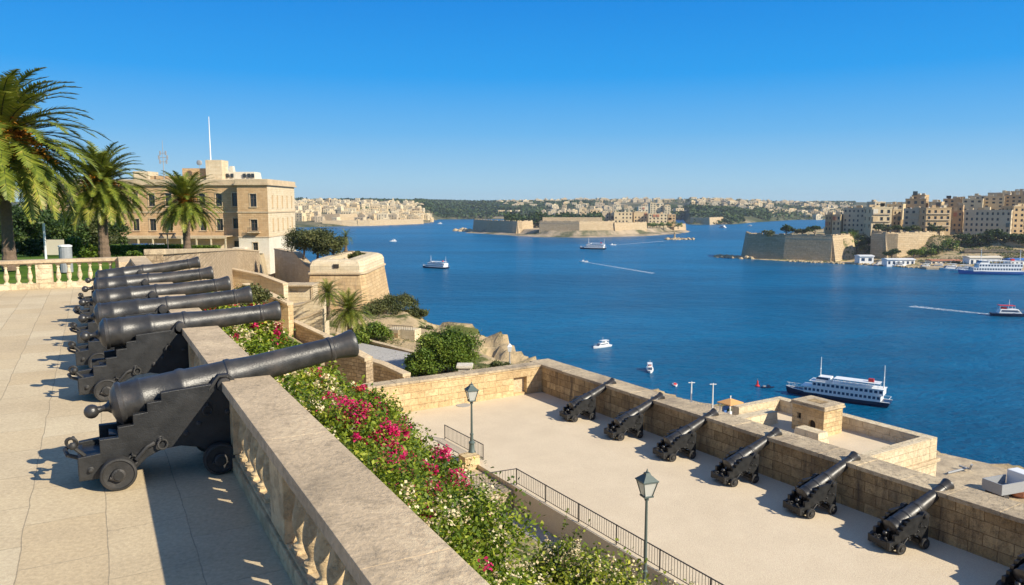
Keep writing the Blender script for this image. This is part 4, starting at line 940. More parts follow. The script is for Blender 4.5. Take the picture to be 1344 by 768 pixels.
def lamp2(label, q, h):
    t = thing('street_lamp', label, 'street lamp', q); MB().lathe([(.09,0),(.05,.4),(.04,h-.5)], 8).build('post', M['greymetal'], t); MB().loft([[(-.12,-.12,h-.5),(.12,-.12,h-.5),(.12,.12,h-.5),(-.12,.12,h-.5)],[(-.2,-.2,h-.05),(.2,-.2,h-.05),(.2,.2,h-.05),(-.2,.2,h-.05)],[(-.03,-.03,h+.2),(.03,-.03,h+.2),(.03,.03,h+.2),(-.03,.03,h+.2)]]).build('lantern', M['white'], t)
q = atY(669, 480, 64); lamp2('distant street lamp standing against the sea left of the wall corner', q, CAMH+ray(669,454).z/ray(669,454).y*64-q.z)
q = atY(610, 486, 56); t = thing('chimney', 'pale stone chimney cap showing above the lit terrace wall', 'chimney', q)
MB().box(-.45,.45,-.45,.45,-1,.25).build('shaft', M['whitewash'], t); MB().box(-.6,.6,-.6,.6,.25,.45).build('cap', M['whitewash'], t, bevel=.03)

# ================================================================== PALACE
def window(root, x, z, w, h, face, n, mat='pane', frame=True, proud=.06, shut=None, depth=.25, tr='trim'):
    """window part: pane, bars and surround; face = function (along, out, z) -> local point"""
    fo = None
    mb = MB()
    def bx(m, a0, a1, o0, o1, z0, z1):
        m.add([face(a0,o0,z0),face(a1,o0,z0),face(a1,o1,z0),face(a0,o1,z0),face(a0,o0,z1),face(a1,o0,z1),face(a1,o1,z1),face(a0,o1,z1)], [(0,3,2,1),(4,5,6,7),(0,1,5,4),(1,2,6,5),(2,3,7,6),(3,0,4,7)])
    bx(mb, x-w/2, x+w/2, -depth-.05, -depth+.02, z, z+h); p = mb.build('window', M[mat], root)
    if frame:
        f = MB(); t_ = max(.10, w*.10)
        bx(f, x-w/2-t_, x-w/2, -.02, proud, z, z+h); bx(f, x+w/2, x+w/2+t_, -.02, proud, z, z+h); bx(f, x-w/2-t_, x+w/2+t_, -.02, proud+.06, z+h, z+h+t_*1.2); bx(f, x-w/2-t_*1.2, x+w/2+t_*1.2, -.02, proud+.12, z-.16, z)
        f.build('frame', M[tr], p)
        g = MB(); bx(g, x-.04, x+.04, -depth+.02, -depth+.08, z, z+h); bx(g, x-w/2, x+w/2, -depth+.02, -depth+.08, z+h*.62, z+h*.62+.07); g.build('glazing_bar', M['shutter'] if shut is None else M[shut], p)
    return p
PX, PY0, PZ0 = -53.7, 150.0, -6.6
t = thing('palace', 'large honey coloured stone palace with a projecting right wing behind the palms', 'palace', (PX, PY0, PZ0), .02)
Hh = 8.07-PZ0; ww = 5.9; dd = 20.0; rec = 2.3; LW = 41.0; gf = 3.4
fF = lambda a, o, z: (a, -o, z); fR = lambda a, o, z: (ww+o, a, z); fL = lambda a, o, z: (a, rec-o, z)
wins = {'F': [(3.2, .2, 1.0, 2.1), (3.1, 4.6, 1.3, 2.2), (3.1, 9.3, 1.25, 2.5)],
        'R': [(x, z, .55, 2.3) for x in (3.2, 6.6, 10.2, 13.8, 17.4) for z in (4.6, 9.2)],
        'L': [(x, z, w_, h_) for x in [-1.1] for z, w_, h_ in ((.3,1.2,2.2),(5.0,1.3,2.0),(9.4,1.3,2.6))]+[(-1.1-3.3*k, 4.6, 1.25, 2.3) for k in range(1, 12)]+[(-1.1-3.3*k, 9.4, 1.25, 2.5) for k in range(1, 12)]}
def ops(l, zlo, zhi, off=0): return [(x-w/2+off, x+w/2+off, z, z+h) for x, z, w, h in l if zlo <= z < zhi]
for (zlo, zhi, mf) in ((0, gf, 'whitewash'), (gf, Hh-1.2, 'palace')):
    mb = MB(); mb.panel((0,0,0), (1,0,0), ww, zlo-(4 if zlo == 0 else 0), zhi, ops(wins['F'], zlo, zhi), .25, (0,-1,0)); mb.panel((0,rec,0), (0,-1,0), rec, zlo-(4 if zlo == 0 else 0), zhi, [], .25, (-1,0,0)); mb.build('wing_wall', M[mf], t)
    mb = MB(); mb.panel((ww,0,0), (0,1,0), dd, zlo-(4 if zlo == 0 else 0), zhi, ops(wins['R'], zlo, zhi), .25, (1,0,0)); mb.build('side_wall', M['whitewash' if zlo == 0 else 'palace_pale'], t)  # side wall given paler stone; its brighter sunlight is put into the colour
    mb = MB(); mb.panel((-LW,rec,0), (1,0,0), LW, zlo-(4 if zlo == 0 else 0), zhi, ops(wins['L'], zlo, zhi, LW), .25, (0,-1,0)); mb.build('facade', M['palace'] if zlo else M['palace_pale'], t)
mb = MB(); mb.box(-LW, ww-.01, rec+.35, dd, -4, Hh-1.21).box(.01, ww-.35, .3, rec+.34, -4, Hh-1.21); mb.build('core', M['palace'], t)
def band(z0, z1, o, name, mat):
    MB().box(-o*0-.02, ww+o, -o, 0-.002, z0, z1).box(ww+.002, ww+o, 0, dd+o, z0, z1).box(-LW-o, -.022, rec-o, rec-.002, z0, z1).box(-o, -.022, -o, rec-o-.002, z0, z1).build(name, M[mat], t, bevel=.03)
band(gf-.12, gf+.1, .12, 'string_course', 'trim'); band(8.1, 8.35, .14, 'string_course', 'trim'); 
MB().box(-.45, ww+.45, -.45, dd+.4, Hh-1.2, Hh-.85).box(-LW-.4, -.46, rec-.45, dd, Hh-1.2, Hh-.85).box(-.25, ww+.25, -.25, dd+.2, Hh-.846, Hh).box(-LW-.2, -.26, rec-.25, dd-.1, Hh-.846, Hh-.02).build('cornice', M['trim'], t, bevel=.05)
for l, f in (('F', fF), ('R', fR), ('L', fL)):
    for x, z, w_, h_ in wins[l]: window(t, x, z, w_, h_, f, None, 'pane' if l != 'R' else 'cream')
MB().box(2.0,4.3,-.9,-.01,4.2,4.4).build('balcony', M['trim'], t); mb = MB()
for i in range(12): mb.tube([(2.0+i*.2,-.85,4.4),(2.0+i*.2,-.85,5.2)], .03, 4)
mb.tube([(2,-.85,5.2),(4.3,-.85,5.2)], .04, 5).build('balcony_rail', M['railiron'], t)
MB().box(-.8,1.6,-1.6,-.01,-2,1.4).build('porch', M['whitewash'], t, bevel=.03)
# terrace in front of the facade with pillars
MB().box(-LW+4,-1.2,-3.4,rec-.3,-4,.5).build('forecourt', M['palace_pale'], t)
MB().box(-24,-1.5,-2.9,-2.6,3.2,3.5).box(-24,-1.5,-2.9,rec-.3,3.5,3.62).build('veranda_roof', M['trim'], t)
for i in range(9): MB().box(-24+i*2.78,-23.75+i*2.78,-2.85,-2.6,.5,3.2).build('veranda_post', M['palace_pale'], t)
def pl(px, y0, y1, Y, x1=None): a = atY(px, y0, Y); return a.x-PX, a.z-PZ0, atY(px, y1, Y).z-PZ0
def roofbox(name, x0p, x1p, ytp, Yd, dep, mat, taper=0):
    a = atY(x0p, ytp, Yd); b = atY(x1p, ytp, Yd); MB().box(a.x-PX, b.x-PX, Yd-PY0, Yd-PY0+dep, Hh-.5, a.z-PZ0, tp=taper).build(name, M[mat], t)
roofbox('roof_room', 241, 271, 221, 160, 5, 'palace'); roofbox('roof_tower', 271, 292, 210, 159, 4, 'palace_pale'); roofbox('roof_room', 292, 336, 225.5, 161, 5, 'whitewash', .3)
roofbox('roof_room', 200, 240, 231, 164, 4, 'palace'); roofbox('roof_room', 178, 198, 225, 168, 5, 'palace_pale'); roofbox('chimney_stack', 300, 309, 218, 165, 2, 'whitewash', .4)
for k, px in enumerate((300, 306, 322, 328, 333)):
    a = atY(px, 233, 160.9); MB().box(-.28,.28,.0,.25,0,.8).build('roof_window', M['pane'], t).location = (a.x-PX, a.y-PY0, a.z-PZ0)
a = atY(276.5, 212, 160); hm = (212-155)*.16
tt = thing('flagstaff', 'tall thin white mast on the palace roof tower', 'mast', a); MB().tube([(0,0,0),(0,0,hm)], [.16,.07]).build('pole', M['white'], tt)
a = atY(215.5, 235, 162); tt = thing('antenna_mast', 'shorter aerial mast with clustered antennas on the palace roof', 'antenna', a); MB().tube([(0,0,0),(0,0,8)], [.12,.04]).build('pole', M['greymetal'], tt)
for z, w_ in ((3.5,.8),(4.4,1.0),(5.3,.7)): MB().box(-w_,w_,-.06,.06,z,z+.12).box(-w_,-w_+.25,-.15,.15,z-.35,z+.5).box(w_-.25,w_,-.15,.15,z-.35,z+.5).build('antenna', M['greymetal'], tt)
a = atY(262, 222, 158); tt = thing('satellite_dish', 'cluster dish antenna on the reddish roof room', 'dish', a); MB().lathe([(.05,0),(.05,1.0)], 8).build('stand', M['greymetal'], tt); MB().ball((0,0,1.3), .6, 10, (1,.35,1)).build('dish', M['greymetal'], tt)
# ================================================================== FAR SHORES
def far_h(X, Y):
    """low hills beyond the harbour; the shore runs nearer on the left"""
    px = 672+1000*X/np.maximum(Y, 1)
    shore = np.interp(px, [250,380,470,560,575,640,760,900,905,960,1040,1110,1400], [1500,1620,1750,2020,2500,2560,2560,2450,1850,1900,2430,2500,2500])
    d = Y-shore
    n = fbm(X, Y, .0011, 4, 5)
    ridge = np.interp(px, [250,380,480,545,600,700,800,900,1000,1110,1400], [14,17,19,17,15,17,19,20,17,13,12])
    z = SEA-3+np.clip(d/30, 0, 1)*5.5+np.clip(d/1500, 0, 1)**.8*(ridge+44)+n*7*np.clip(d/500, 0, 1)
    return np.where(d < 0, SEA-6, z)
sheet('far_hills', -2600, 3400, 1400, 5200, 300, 220, far_h, M['farhill'])
tag(bpy.data.objects['far_hills'])
def fh(x, y): return float(far_h(np.array([[x]]), np.array([[y]]))[0,0])
HP = {}; FAR = []
def box_house(mat, w, d, h, kind):
    """shared meshes for small distant houses: body with parapet, roof hut and openings as flat dark faces"""
    key = (mat, kind)
    if key in HP: return HP[key]
    mb = MB(); mb.box(-.5,.5,-.5,.5,-.3,1)
    if kind % 3: mb.box(-.2+.1*(kind % 2),.25,-.1,.3,1,1.18)
    if kind % 2: mb.box(.1,.62,-.3,.4,-.3,.62)
    me_o = mb.build('house', HOUSE[mat]); me = me_o.data; bpy.data.objects.remove(me_o)
    me.materials.append(M['darkhole'])  # dark colour for flat opening faces set just off the walls
    V = []
    bm = bmesh.new(); bm.from_mesh(me)
    def slot(vs):
        f = bm.faces.new([bm.verts.new(v) for v in vs]); f.material_index = 1
    fl = 3+kind % 2
    for r in range(fl):
        for c in range(3):
            if (r*3+c+kind) % 5 == 0: continue
            x = -.36+c*.3; z = .12+r*(.82/fl); slot([(x,-.504,z),(x+.12,-.504,z),(x+.12,-.504,z+.42/fl),(x,-.504,z+.42/fl)])
            if not kind % 2: slot([(.504,x,z),(.504,x+.12,z),(.504,x+.12,z+.42/fl),(.504,x,z+.42/fl)])
    bm.to_mesh(me); bm.free(); HP[key] = me; return me
def house(label, x, y, z, w, d, h, mat, kind, rz, group):
    FAR.append((w*h/y, label, x, y, z, w, d, h, mat, kind, rz, group))
def town(n, x0, x1, y0, y1, size, hts, label, group, mats, dens=None, zoff=0, rz=.3):
    k = 0; tries = 0
    while k < n and tries < n*30:
        tries += 1; px = random.uniform(x0, x1); Y = random.uniform(y0, y1); X = (px-672)*Y/1000
        z = fh(X, Y)
        if z < SEA+1.2: continue
        if dens and random.random() > dens(px, Y, X): continue
        w = random.uniform(*size); house(label, X, Y, z-1, w, random.uniform(*size), random.uniform(*hts), random.choice(mats), random.randrange(4), random.uniform(-rz, rz), group); k += 1
town(290, 372, 556, 1760, 2900, (11, 24), (9, 21), 'pale cube shaped house in the dense town on the far left shore', 'houses of the far left town', [1,4,0,4,1,3])
town(60, 470, 572, 1900, 2300, (10, 22), (7, 15), 'low house stepping down the left headland to the water', 'houses of the left headland', [1,4,0,3])
cl = lambda px, Y, X: 1.0 if mnoise.noise((X*.0022, Y*.0016, 3)) > -.06 else .06
town(290, 655, 1010, 2650, 4300, (12, 30), (8, 20), 'tiny pale house in the town spread over the middle distance hills', 'houses of the middle hills', [1,4,4,0,3], cl)
town(200, 905, 1115, 2440, 4200, (12, 26), (7, 15), 'tiny pale house on the hills beyond the right headland', 'houses of the right hills', [1,4,4,0,3], cl)
FAR.sort(key=lambda q: -q[0]); mbs = {}
for i, (_, label, x, y, z, w, d, h, mat, kind, rz, group) in enumerate(FAR):
    me = box_house(mat, 1, 1, 1, kind)
    if i < 255:
        o = bpy.data.objects.new('house', me); C.objects.link(o); o.location = (x, y, z); o.scale = (w, d, h); o.rotation_euler = (0, 0, rz); tag(o, label, 'house', group)
    else:
        b = mbs.setdefault('all', [[], [], []]); n0 = len(b[0]); ca, sa = math.cos(rz), math.sin(rz)
        b[0] += [(x+v.co.x*w*ca-v.co.y*d*sa, y+v.co.x*w*sa+v.co.y*d*ca, z+v.co.z*h) for v in me.vertices]
        b[1] += [tuple(q+n0 for q in p.vertices) for p in me.polygons]; b[2] += [6 if p.material_index else mat for p in me.polygons]
b = mbs['all']; me = bpy.data.meshes.new('distant_houses'); me.from_pydata(b[0], [], b[1]); [me.materials.append(m_) for m_ in HOUSE]; me.materials.append(M['darkhole']); me.polygons.foreach_set('material_index', b[2]); me.update()
o = link('distant_houses', me); tag(o, 'mass of tiny pale houses sprinkled over the farthest hills', 'houses', None, 'stuff')
# church tower on the left skyline, two larger domed churches
def church(label, px, yb, yt, Y, kind):
    b = atY(px, yb, Y); h = atY(px, yt, Y).z-b.z; t = thing('church', label, 'church', b); w = h*.22
    if kind == 'spire':
        MB().box(-w*.6,w*.6,-w*.6,w*.6,-20,h*.55).box(-w*.4,w*.4,-w*.4,w*.4,h*.55,h*.75).build('tower', HOUSE[4], t); MB().loft([[(-w*.4,-w*.4,h*.75),(w*.4,-w*.4,h*.75),(w*.4,w*.4,h*.75),(-w*.4,w*.4,h*.75)],[(-.3,-.3,h),(.3,-.3,h),(.3,.3,h),(-.3,.3,h)]]).build('spire', HOUSE[4], t)
    else:
        MB().box(-w*2.2,w*2.2,-w*1.4,w*1.4,-20,h*.42).box(-w*2.1,-w*1.5,-w*1.5,-w*.9,h*.42,h*.8).box(w*1.5,w*2.1,-w*1.5,-w*.9,h*.42,h*.8).build('nave', HOUSE[4], t); MB().lathe([(w*.9,h*.42),(w*.9,h*.58),(w*.8,h*.72),(w*.5,h*.84),(w*.15,h*.9),(w*.12,h)], 14).build('dome', HOUSE[1], t, smooth=True)
church('thin church spire above the far left town', 516, 270, 259.5, 2600, 'spire')
church('domed church on the left skyline', 420, 270, 260, 2700, 'dome')
church('domed church on the skyline behind the middle fort', 713, 271, 263, 3600, 'dome')
church('small domed church on the skyline towards the right', 926, 271, 263, 3700, 'dome')
# long sea walls under the left town
def rampart(label, pts, ztop, zbot, th, mat='farwall', bat=.12, name='rampart', trim=True):
    c = pts[0]; t = thing(name, label, 'rampart', (c[0], c[1], zbot)); P = [Vector((p[0]-c[0], p[1]-c[1], 0)) for p in pts]; H_ = ztop-zbot; r0 = []; r1 = []
    for i, p in enumerate(P):
        d = (P[min(i+1, len(P)-1)]-P[max(i-1, 0)]).normalized(); n = Vector((d.y, -d.x, 0))
        r0.append([p+n*bat*H_, p-n*th, p-n*th+Vector((0,0,H_)), p+Vector((0,0,H_))])
    MB().loft(r0).build('wall', M[mat], t)
    if trim:
        MB().loft([[a[3]+(a[3]-a[2]).normalized()*.5-Vector((0,0,H_*.14)), a[3]-(a[3]-a[2]).normalized()*-.02-Vector((0,0,H_*.14)), a[3]+(a[3]-a[2]).normalized()*.02-Vector((0,0,H_*.14-.6)), a[3]+(a[3]-a[2]).normalized()*.5-Vector((0,0,H_*.14-.6))] for a in r0]).build('string_course', M['trim'], t)
        L = MB(); k = 0; L.loft([[a[3]+Vector((0,0,.004)), a[2]*.25+a[3]*.75+Vector((0,0,.004)), a[2]*.25+a[3]*.75+Vector((0,0,.35)), a[3]+Vector((0,0,.35))] for a in r0])
        for a, b in zip(P[:-1], P[1:]):
            n = max(1, int((b-a).length/6)); d = (b-a)/n; nn = Vector((d.y, -d.x, 0)).normalized()
            for i in range(n):
                if (k+i) % 3 == 2: continue
                q = a+d*(i+.15)-nn*.05; e = a+d*(i+.85)-nn*.05
                L.add([q+Vector((0,0,H_-.1)), e+Vector((0,0,H_-.1)), e-nn*2+Vector((0,0,H_-.1)), q-nn*2+Vector((0,0,H_-.1)), q+Vector((0,0,H_+1.3)), e+Vector((0,0,H_+1.3)), e-nn*2+Vector((0,0,H_+1.3)), q-nn*2+Vector((0,0,H_+1.3))], [(0,3,2,1),(4,5,6,7),(0,1,5,4),(1,2,6,5),(2,3,7,6),(3,0,4,7)])
            k += n
        L.build('merlons', M[mat], t)
    return t
def P2(px, Y): return ((px-672)*Y/1000, Y)
rampart('long low sea rampart below the far left town', [P2(424,1730),P2(450,1740),P2(486,1770),P2(520,1850),P2(556,1960)], SEA+13, SEA-1, 12, trim=False)
rampart('upper rampart set back in the far left town', [P2(424,1800),P2(447,1790),P2(470,1830)], SEA+27, SEA+4, 12, trim=False)
# --- middle fort on its tongue of land
def tongue(X, Y):
    poly = [P2(612,1330),P2(640,1300),P2(680,1220),P2(706,1170),P2(760,1150),P2(806,1170),P2(850,1215),P2(890,1320),P2(903,1420),P2(860,1760),P2(700,1800),P2(640,1560)]
    d = sd_poly(X, Y, poly); return SEA-4+np.clip((25-d)/30, 0, 1)*6+np.clip((-d-22)/10, 0, 1)*7+np.clip((-d-60)/120, 0, 1)*10+fbm(X, Y, .02, 3, 2)*1.6
sheet('fort_peninsula', -100, 340, 1120, 1850, 110, 180, tongue, M['farshore'])
rampart('dark shaded left bastion wall of the middle fort', [P2(622,1420),P2(640,1330),P2(679,1255)], -25, SEA+1, 10, 'farwall_shaded')
rampart('narrow lit flank wall of the middle fort', [P2(679,1255),P2(699,1290)], -25, SEA+1, 10)
rampart('recessed wall in the notch of the middle fort', [P2(697,1330),P2(712,1325)], -27, SEA+1, 10, 'farwall')
rampart('longest sunlit front wall of the middle fort', [P2(708,1215),P2(760,1190),P2(806,1215)], -24, SEA+1, 14)
rampart('right front wall of the middle fort', [P2(806,1212),P2(848,1275)], -27, SEA+1, 12)
rampart('lower end wall of the middle fort by the islet', [P2(868,1420),P2(884,1400),P2(899,1430)], -33, SEA+1, 14, trim=False)
rampart('inner upper wall of the middle fort', [P2(712,1290),P2(790,1285)], -19, -35, 10, 'farwall', trim=False)
def block(name, label, cat, x, y, z, w, d, h, mat, rows, cols, rz=0, sidecols=0, group=None, pmat='pane', setb=True, ww_=None, hh_=None, sidemat=None, roof=True, bal=False):
    t = thing(name, label, cat, (x, y, z), rz, group)
    ww_ = ww_ or w/cols*.42; hh_ = hh_ or h/rows*.48; fz = h/rows
    opF = [((c+.5)*w/cols-ww_/2, (c+.5)*w/cols+ww_/2, r*fz+fz*.28, r*fz+fz*.28+hh_) for r in range(rows) for c in range(cols) if random.random() < .86]
    opS = [((c+.5)*d/sidecols-ww_/2, (c+.5)*d/sidecols+ww_/2, r*fz+fz*.28, r*fz+fz*.28+hh_) for r in range(rows) for c in range(sidecols)] if sidecols else []
    dp = min(.6, ww_*.3); mb = MB()
    mb.panel((-w/2,0,0), (1,0,0), w, -8, h, opF, dp, (0,-1,0)); mb.panel((w/2,0,0), (0,1,0), d, -8, h, opS if sidecols > 0 else [], dp, (1,0,0))
    mb.panel((-w/2,d,0), (0,-1,0), d, -8, h, [(a, b, c, e) for a, b, c, e in opS], dp, (-1,0,0)); mb.panel((w/2,d,0), (-1,0,0), w, -8, h, [], dp, (0,1,0)); mb.add([(-w/2,0,h),(w/2,0,h),(w/2,d,h),(-w/2,d,h)], [(0,1,2,3)])
    mb.build('wall', mat, t)
    proto = None
    for (l, nn) in ((opF, 0), (opS, 1), (opS, 2)):
        for a, b, c, e in l:
            if nn == 1 and sidecols == 0: continue
            if nn == 0: lo, rr = ((-w/2+(a+b)/2), dp, c), 0
            elif nn == 1: lo, rr = (w/2-dp, (a+b)/2, c), math.pi/2
            else: lo, rr = (-w/2+dp, d-(a+b)/2, c), -math.pi/2
            if proto is None:
                m_ = MB(); m_.box(-ww_/2,ww_/2,-.03,.03,0,hh_).box(-.05*ww_,.05*ww_,-.08,-.03,0,hh_); proto = o = m_.build('window', M[pmat], t)
            else: o = proto.copy(); C.objects.link(o)
            o.location = lo; o.rotation_euler = (0, 0, rr)
    if bal and cols > 1:
        for r in range(1, rows): MB().box(-w/2+w/cols*.2, w/2-w/cols*.2, -1.1, -.004, r*fz+fz*.1, r*fz+fz*.1+.3).box(-w/2+w/cols*.2, w/2-w/cols*.2, -1.1, -1.0, r*fz+fz*.1+.3, r*fz+fz*.1+1.1).build('balcony', M['trim'], t)
    if roof:
        MB().box(-w/2-.25,w/2+.25,-.25,.25,h+.004,h+1.0).box(-w/2-.25,-w/2+.25,.26,d,h+.004,h+1.0).box(w/2-.25,w/2+.25,.26,d,h+.004,h+1.0).build('parapet', mat, t)
        if rows > 2: MB().box(-w/2-.12, w/2+.12, -.14, -.003, fz*1.04, fz*1.04+.35).build('string_course', M['trim'], t)
        for i in range(random.randrange(1, 4)):
            a = random.uniform(-w/2+1, w/2-1); b = random.uniform(1, d-2); MB().lathe([(.7,0),(.7,1.3),(.5,1.5)], 8, (a, b, h+.01)).build('water_tank', M['white'], t)
        if random.random() < .6:
            a = random.uniform(-w/2+1, w/2-1); MB().tube([(a,2,h),(a,2,h+4)], .07, 4).tube([(a-.8,2,h+3.6),(a+.8,2,h+3.6)], .05, 4).build('aerial', M['greymetal'], t)
        for i in range(random.randrange(0, 3)):
            c = random.randrange(cols); r_ = random.randrange(1, max(2, rows)); MB().box(-w/2+(c+.15)*w/cols, -w/2+(c+.85)*w/cols, -1.0, -.005, r_*fz+fz*.1, r_*fz+fz*.85).build('enclosed_balcony', random.choice([M['shutter'], M['cream'], M['bal'], M['terracotta'], M['lampgreen']]), t)
        k = random.randrange(2, 5)
        for i in range(k):
            a = random.uniform(-w/2+1, w/2-4); e = random.uniform(2.5, 5); b = random.uniform(1.5, max(2, d-6)); MB().box(a, a+e, b, b+random.uniform(2.5,5), h+.004, h+random.uniform(1.8,3.6)).build('roof_hut', random.choice(HOUSE), t)
    return t
for i, (x0, x1, yt, yb, Y, r, c, m, lab) in enumerate([
    (790,800,279,292,1400,3,2,3,'narrow grey block at the left of the middle fort barracks'),(801,808,279,292,1395,3,1,0,'slim sunlit block beside the grey one in the middle fort'),
    (806,830,279,293,1380,3,5,1,'wide pale barrack block in the middle fort'),(832,850,279,292,1390,3,4,0,'honey coloured barrack block between the two long ones'),
    (851,876,281,293,1370,3,5,1,'pale barrack block right of centre in the middle fort'),(877,887,282,292,1400,3,2,5,'brown end block of the middle fort barracks'),
    (853,861,267,281,1900,5,2,1,'pale tower block, left of the pair behind the middle fort'),(861,871,267,281,1910,5,2,4,'pale tower block, right of the pair behind the middle fort'),(872,880,270,281,1890,4,2,1,'lower tower block right of the pair'),
    (760,770,274,284,1650,3,3,1,'cream block rising behind the fort trees'),(774,788,276,286,1600,3,3,0,'honey block behind the fort trees next to the cream one'),(838,851,272,281,1820,3,3,4,'white block left of the tower blocks')]):
    a = atY(x0, yb, Y); b = atY(x1, yt, Y); block('apartment_block', lab, 'building', (a.x+b.x)/2, Y, a.z, b.x-a.x, 24, b.z-a.z, HOUSE[m], r, c, 0, 2)
def fartree(label, px, py, Y, r, h, mat='leafdk', n=900, group=None, z=None, leaf=None, clumps=9, lift=.25):
    q = atY(px, py, Y) if z is None else Vector(((px-672)*Y/1000, Y, max(z, hz((px-672)*Y/1000, Y)-.8) if px > 1005 and Y < 760 else z)); x, y, zb = q
    root = thing('tree', label, 'tree', (x, y, zb), 0, group); blobs = []
    for i in range(clumps):
        a = rng.uniform(0, 6.28); k = math.sqrt(rng.random())*.72; blobs.append((x+k*r*math.cos(a), y+k*r*math.sin(a), zb+h*(rng.uniform(lift+.1,.8)-.2*k*k), r*rng.uniform(.3,.5), .75))
    P = lump_points(n, blobs, .3); foliage('crown', P, leaf or r*.12, M[mat], root, (x, y, zb), .5, 1.5, 3/r)
    mb = MB(); mb.tube([(0,0,-1),(0,.03*h,h*.35),(.02*h,0,h*.6)], [r*.08,r*.06,r*.03], 6)
    for b in blobs[::3]: mb.tube([(0,0,h*.3),(b[0]-x,b[1]-y,b[2]-zb)], [r*.04,r*.012], 4)
    mb.build('trunk', M['bark'], root); return root
def wood(name, label, x0, x1, ya, yb, Y0, Y1, n, leaf, mat, hf=None):
    """a far-off wood that reads as one mass"""
    px = rng.uniform(x0, x1, n); Y = rng.uniform(Y0, Y1, n); f = rng.random(n)
    X = (px-672)*Y/1000; cell = np.sin(px*.9+Y*.011)+np.sin(px*.37-Y*.02)+np.sin(px*.17+1)
    z0 = ya(px) if callable(ya) else ya; z = z0+(yb+cell*yb*.16)*f**.5
    P = np.stack([X, Y, z], 1); V, F = leaf_quads(P, leaf, .5, 1.4); o = fastmesh(name, V, F, M[mat], None, clump_rnd(P, .06)); tag(o, label, 'wood'); o['kind'] = 'stuff'; return o
wood('wood', 'dark green wood filling the middle fort behind its walls', 662, 792, lambda p: -33+0*p, 15, 1300, 1560, 15000, 3.0, 'leafdk')
hx = lambda px, Y: far_h((px-672)*Y/1000, Y)
def scatterwood(name, label, x0, x1, Y0, Y1, n, leaf, hgt, mat, thr=-.02):
    px = rng.uniform(x0, x1, n*3); Y = rng.uniform(Y0, Y1, n*3); X = (px-672)*Y/1000
    k = np.array([mnoise.noise((a*.003, b*.0022, 8)) > thr for a, b in zip(X, Y)]); X, Y = X[k][:n], Y[k][:n]
    Z = far_h(X, Y)+hgt*rng.random(len(X))**.6; P = np.stack([X, Y, Z], 1); P = P[Z > SEA+3]; V, F = leaf_quads(P, leaf, .5, 1.4)
    o = fastmesh(name, V, F, M[mat], None, clump_rnd(P, .01)); tag(o, label, 'wood'); o['kind'] = 'stuff'
scatterwood('wood', 'dark wooded hillside between the far left town and the middle fort', 545, 770, 2540, 4200, 16000, 7.5, 10, 'leafdk', -.25)
scatterwood('wood', 'scattered dark groves among the far houses', 372, 1120, 2300, 4300, 14000, 7, 9, 'leafdk', .05)
scatterwood('wood', 'dark grove on the low brown hill right of the islet', 905, 1010, 1880, 2450, 5000, 6, 8, 'leafdk', -.15)
for i, px in enumerate((853, 862, 871, 880, 890)):
    fartree('round green tree at the right end of the middle fort, number %s from the barracks' % ('one','two','three','four','five')[i] if False else ['green tree at the right end of the middle fort under the brown end block','second green tree right of the long fort wall','middle green tree of the five at the fort end','fourth green tree at the fort end','last green tree at the fort end next to the lower end wall'][i], px, 300, 1330, 9, 12, 'leafmid', 500, 'trees at the fort end')
# islet with a beacon, rock spit
def rocks(name, label, pts, n, s, z=SEA):
    mb = MB()
    for i in range(n):
        f = random.random(); k = f*(len(pts)-1); j = int(k); a = Vector(pts[j]).lerp(Vector(pts[min(j+1, len(pts)-1)]), k-j); r = random.uniform(.5, 1)*s
        c = (a.x+random.gauss(0, s*.7), a.y+random.gauss(0, s*1.2), z+random.uniform(-.3,.3)*s); rings = []
        for h_, q in ((-.6,.8),(0,1.0),(.45,.75),(.7,.3)):
            rings.append([(c[0]+r*q*math.cos(t)*random.uniform(.75,1.2), c[1]+r*q*math.sin(t)*random.uniform(.75,1.2), c[2]+r*h_*random.uniform(.8,1.1)) for t in np.linspace(0, 2*math.pi, 7, endpoint=False)])
        mb.loft(rings)
    o = mb.build(name, M['rock']); tag(o, label, 'rocks'); return o
rocks('breakwater', 'low rock breakwater islet right of the middle fort', [(*P2(874,1085),0),(*P2(906,1085),0)], 60, 3.2)
q = P2(885,1085); t = thing('beacon', 'small stone beacon standing on the breakwater islet', 'beacon', (q[0], q[1], SEA+1)); MB().lathe([(3,0),(2.6,2),(1.2,2.3),(1.0,8),(1.5,8.1),(1.5,8.8),(.8,9),(.2,10.5)], 10).build('tower', M['farwall'], t)
rocks('rocky_point', 'pale rocky point at the left tip of the middle fort', [(*P2(599,1440),0),(*P2(622,1400),0)], 60, 6)
# low rampart far behind the islet
rampart('low sunlit fort wall in the distance right of the islet', [P2(905,1900),P2(930,1870),P2(948,1930)], SEA+17, SEA-1, 20)
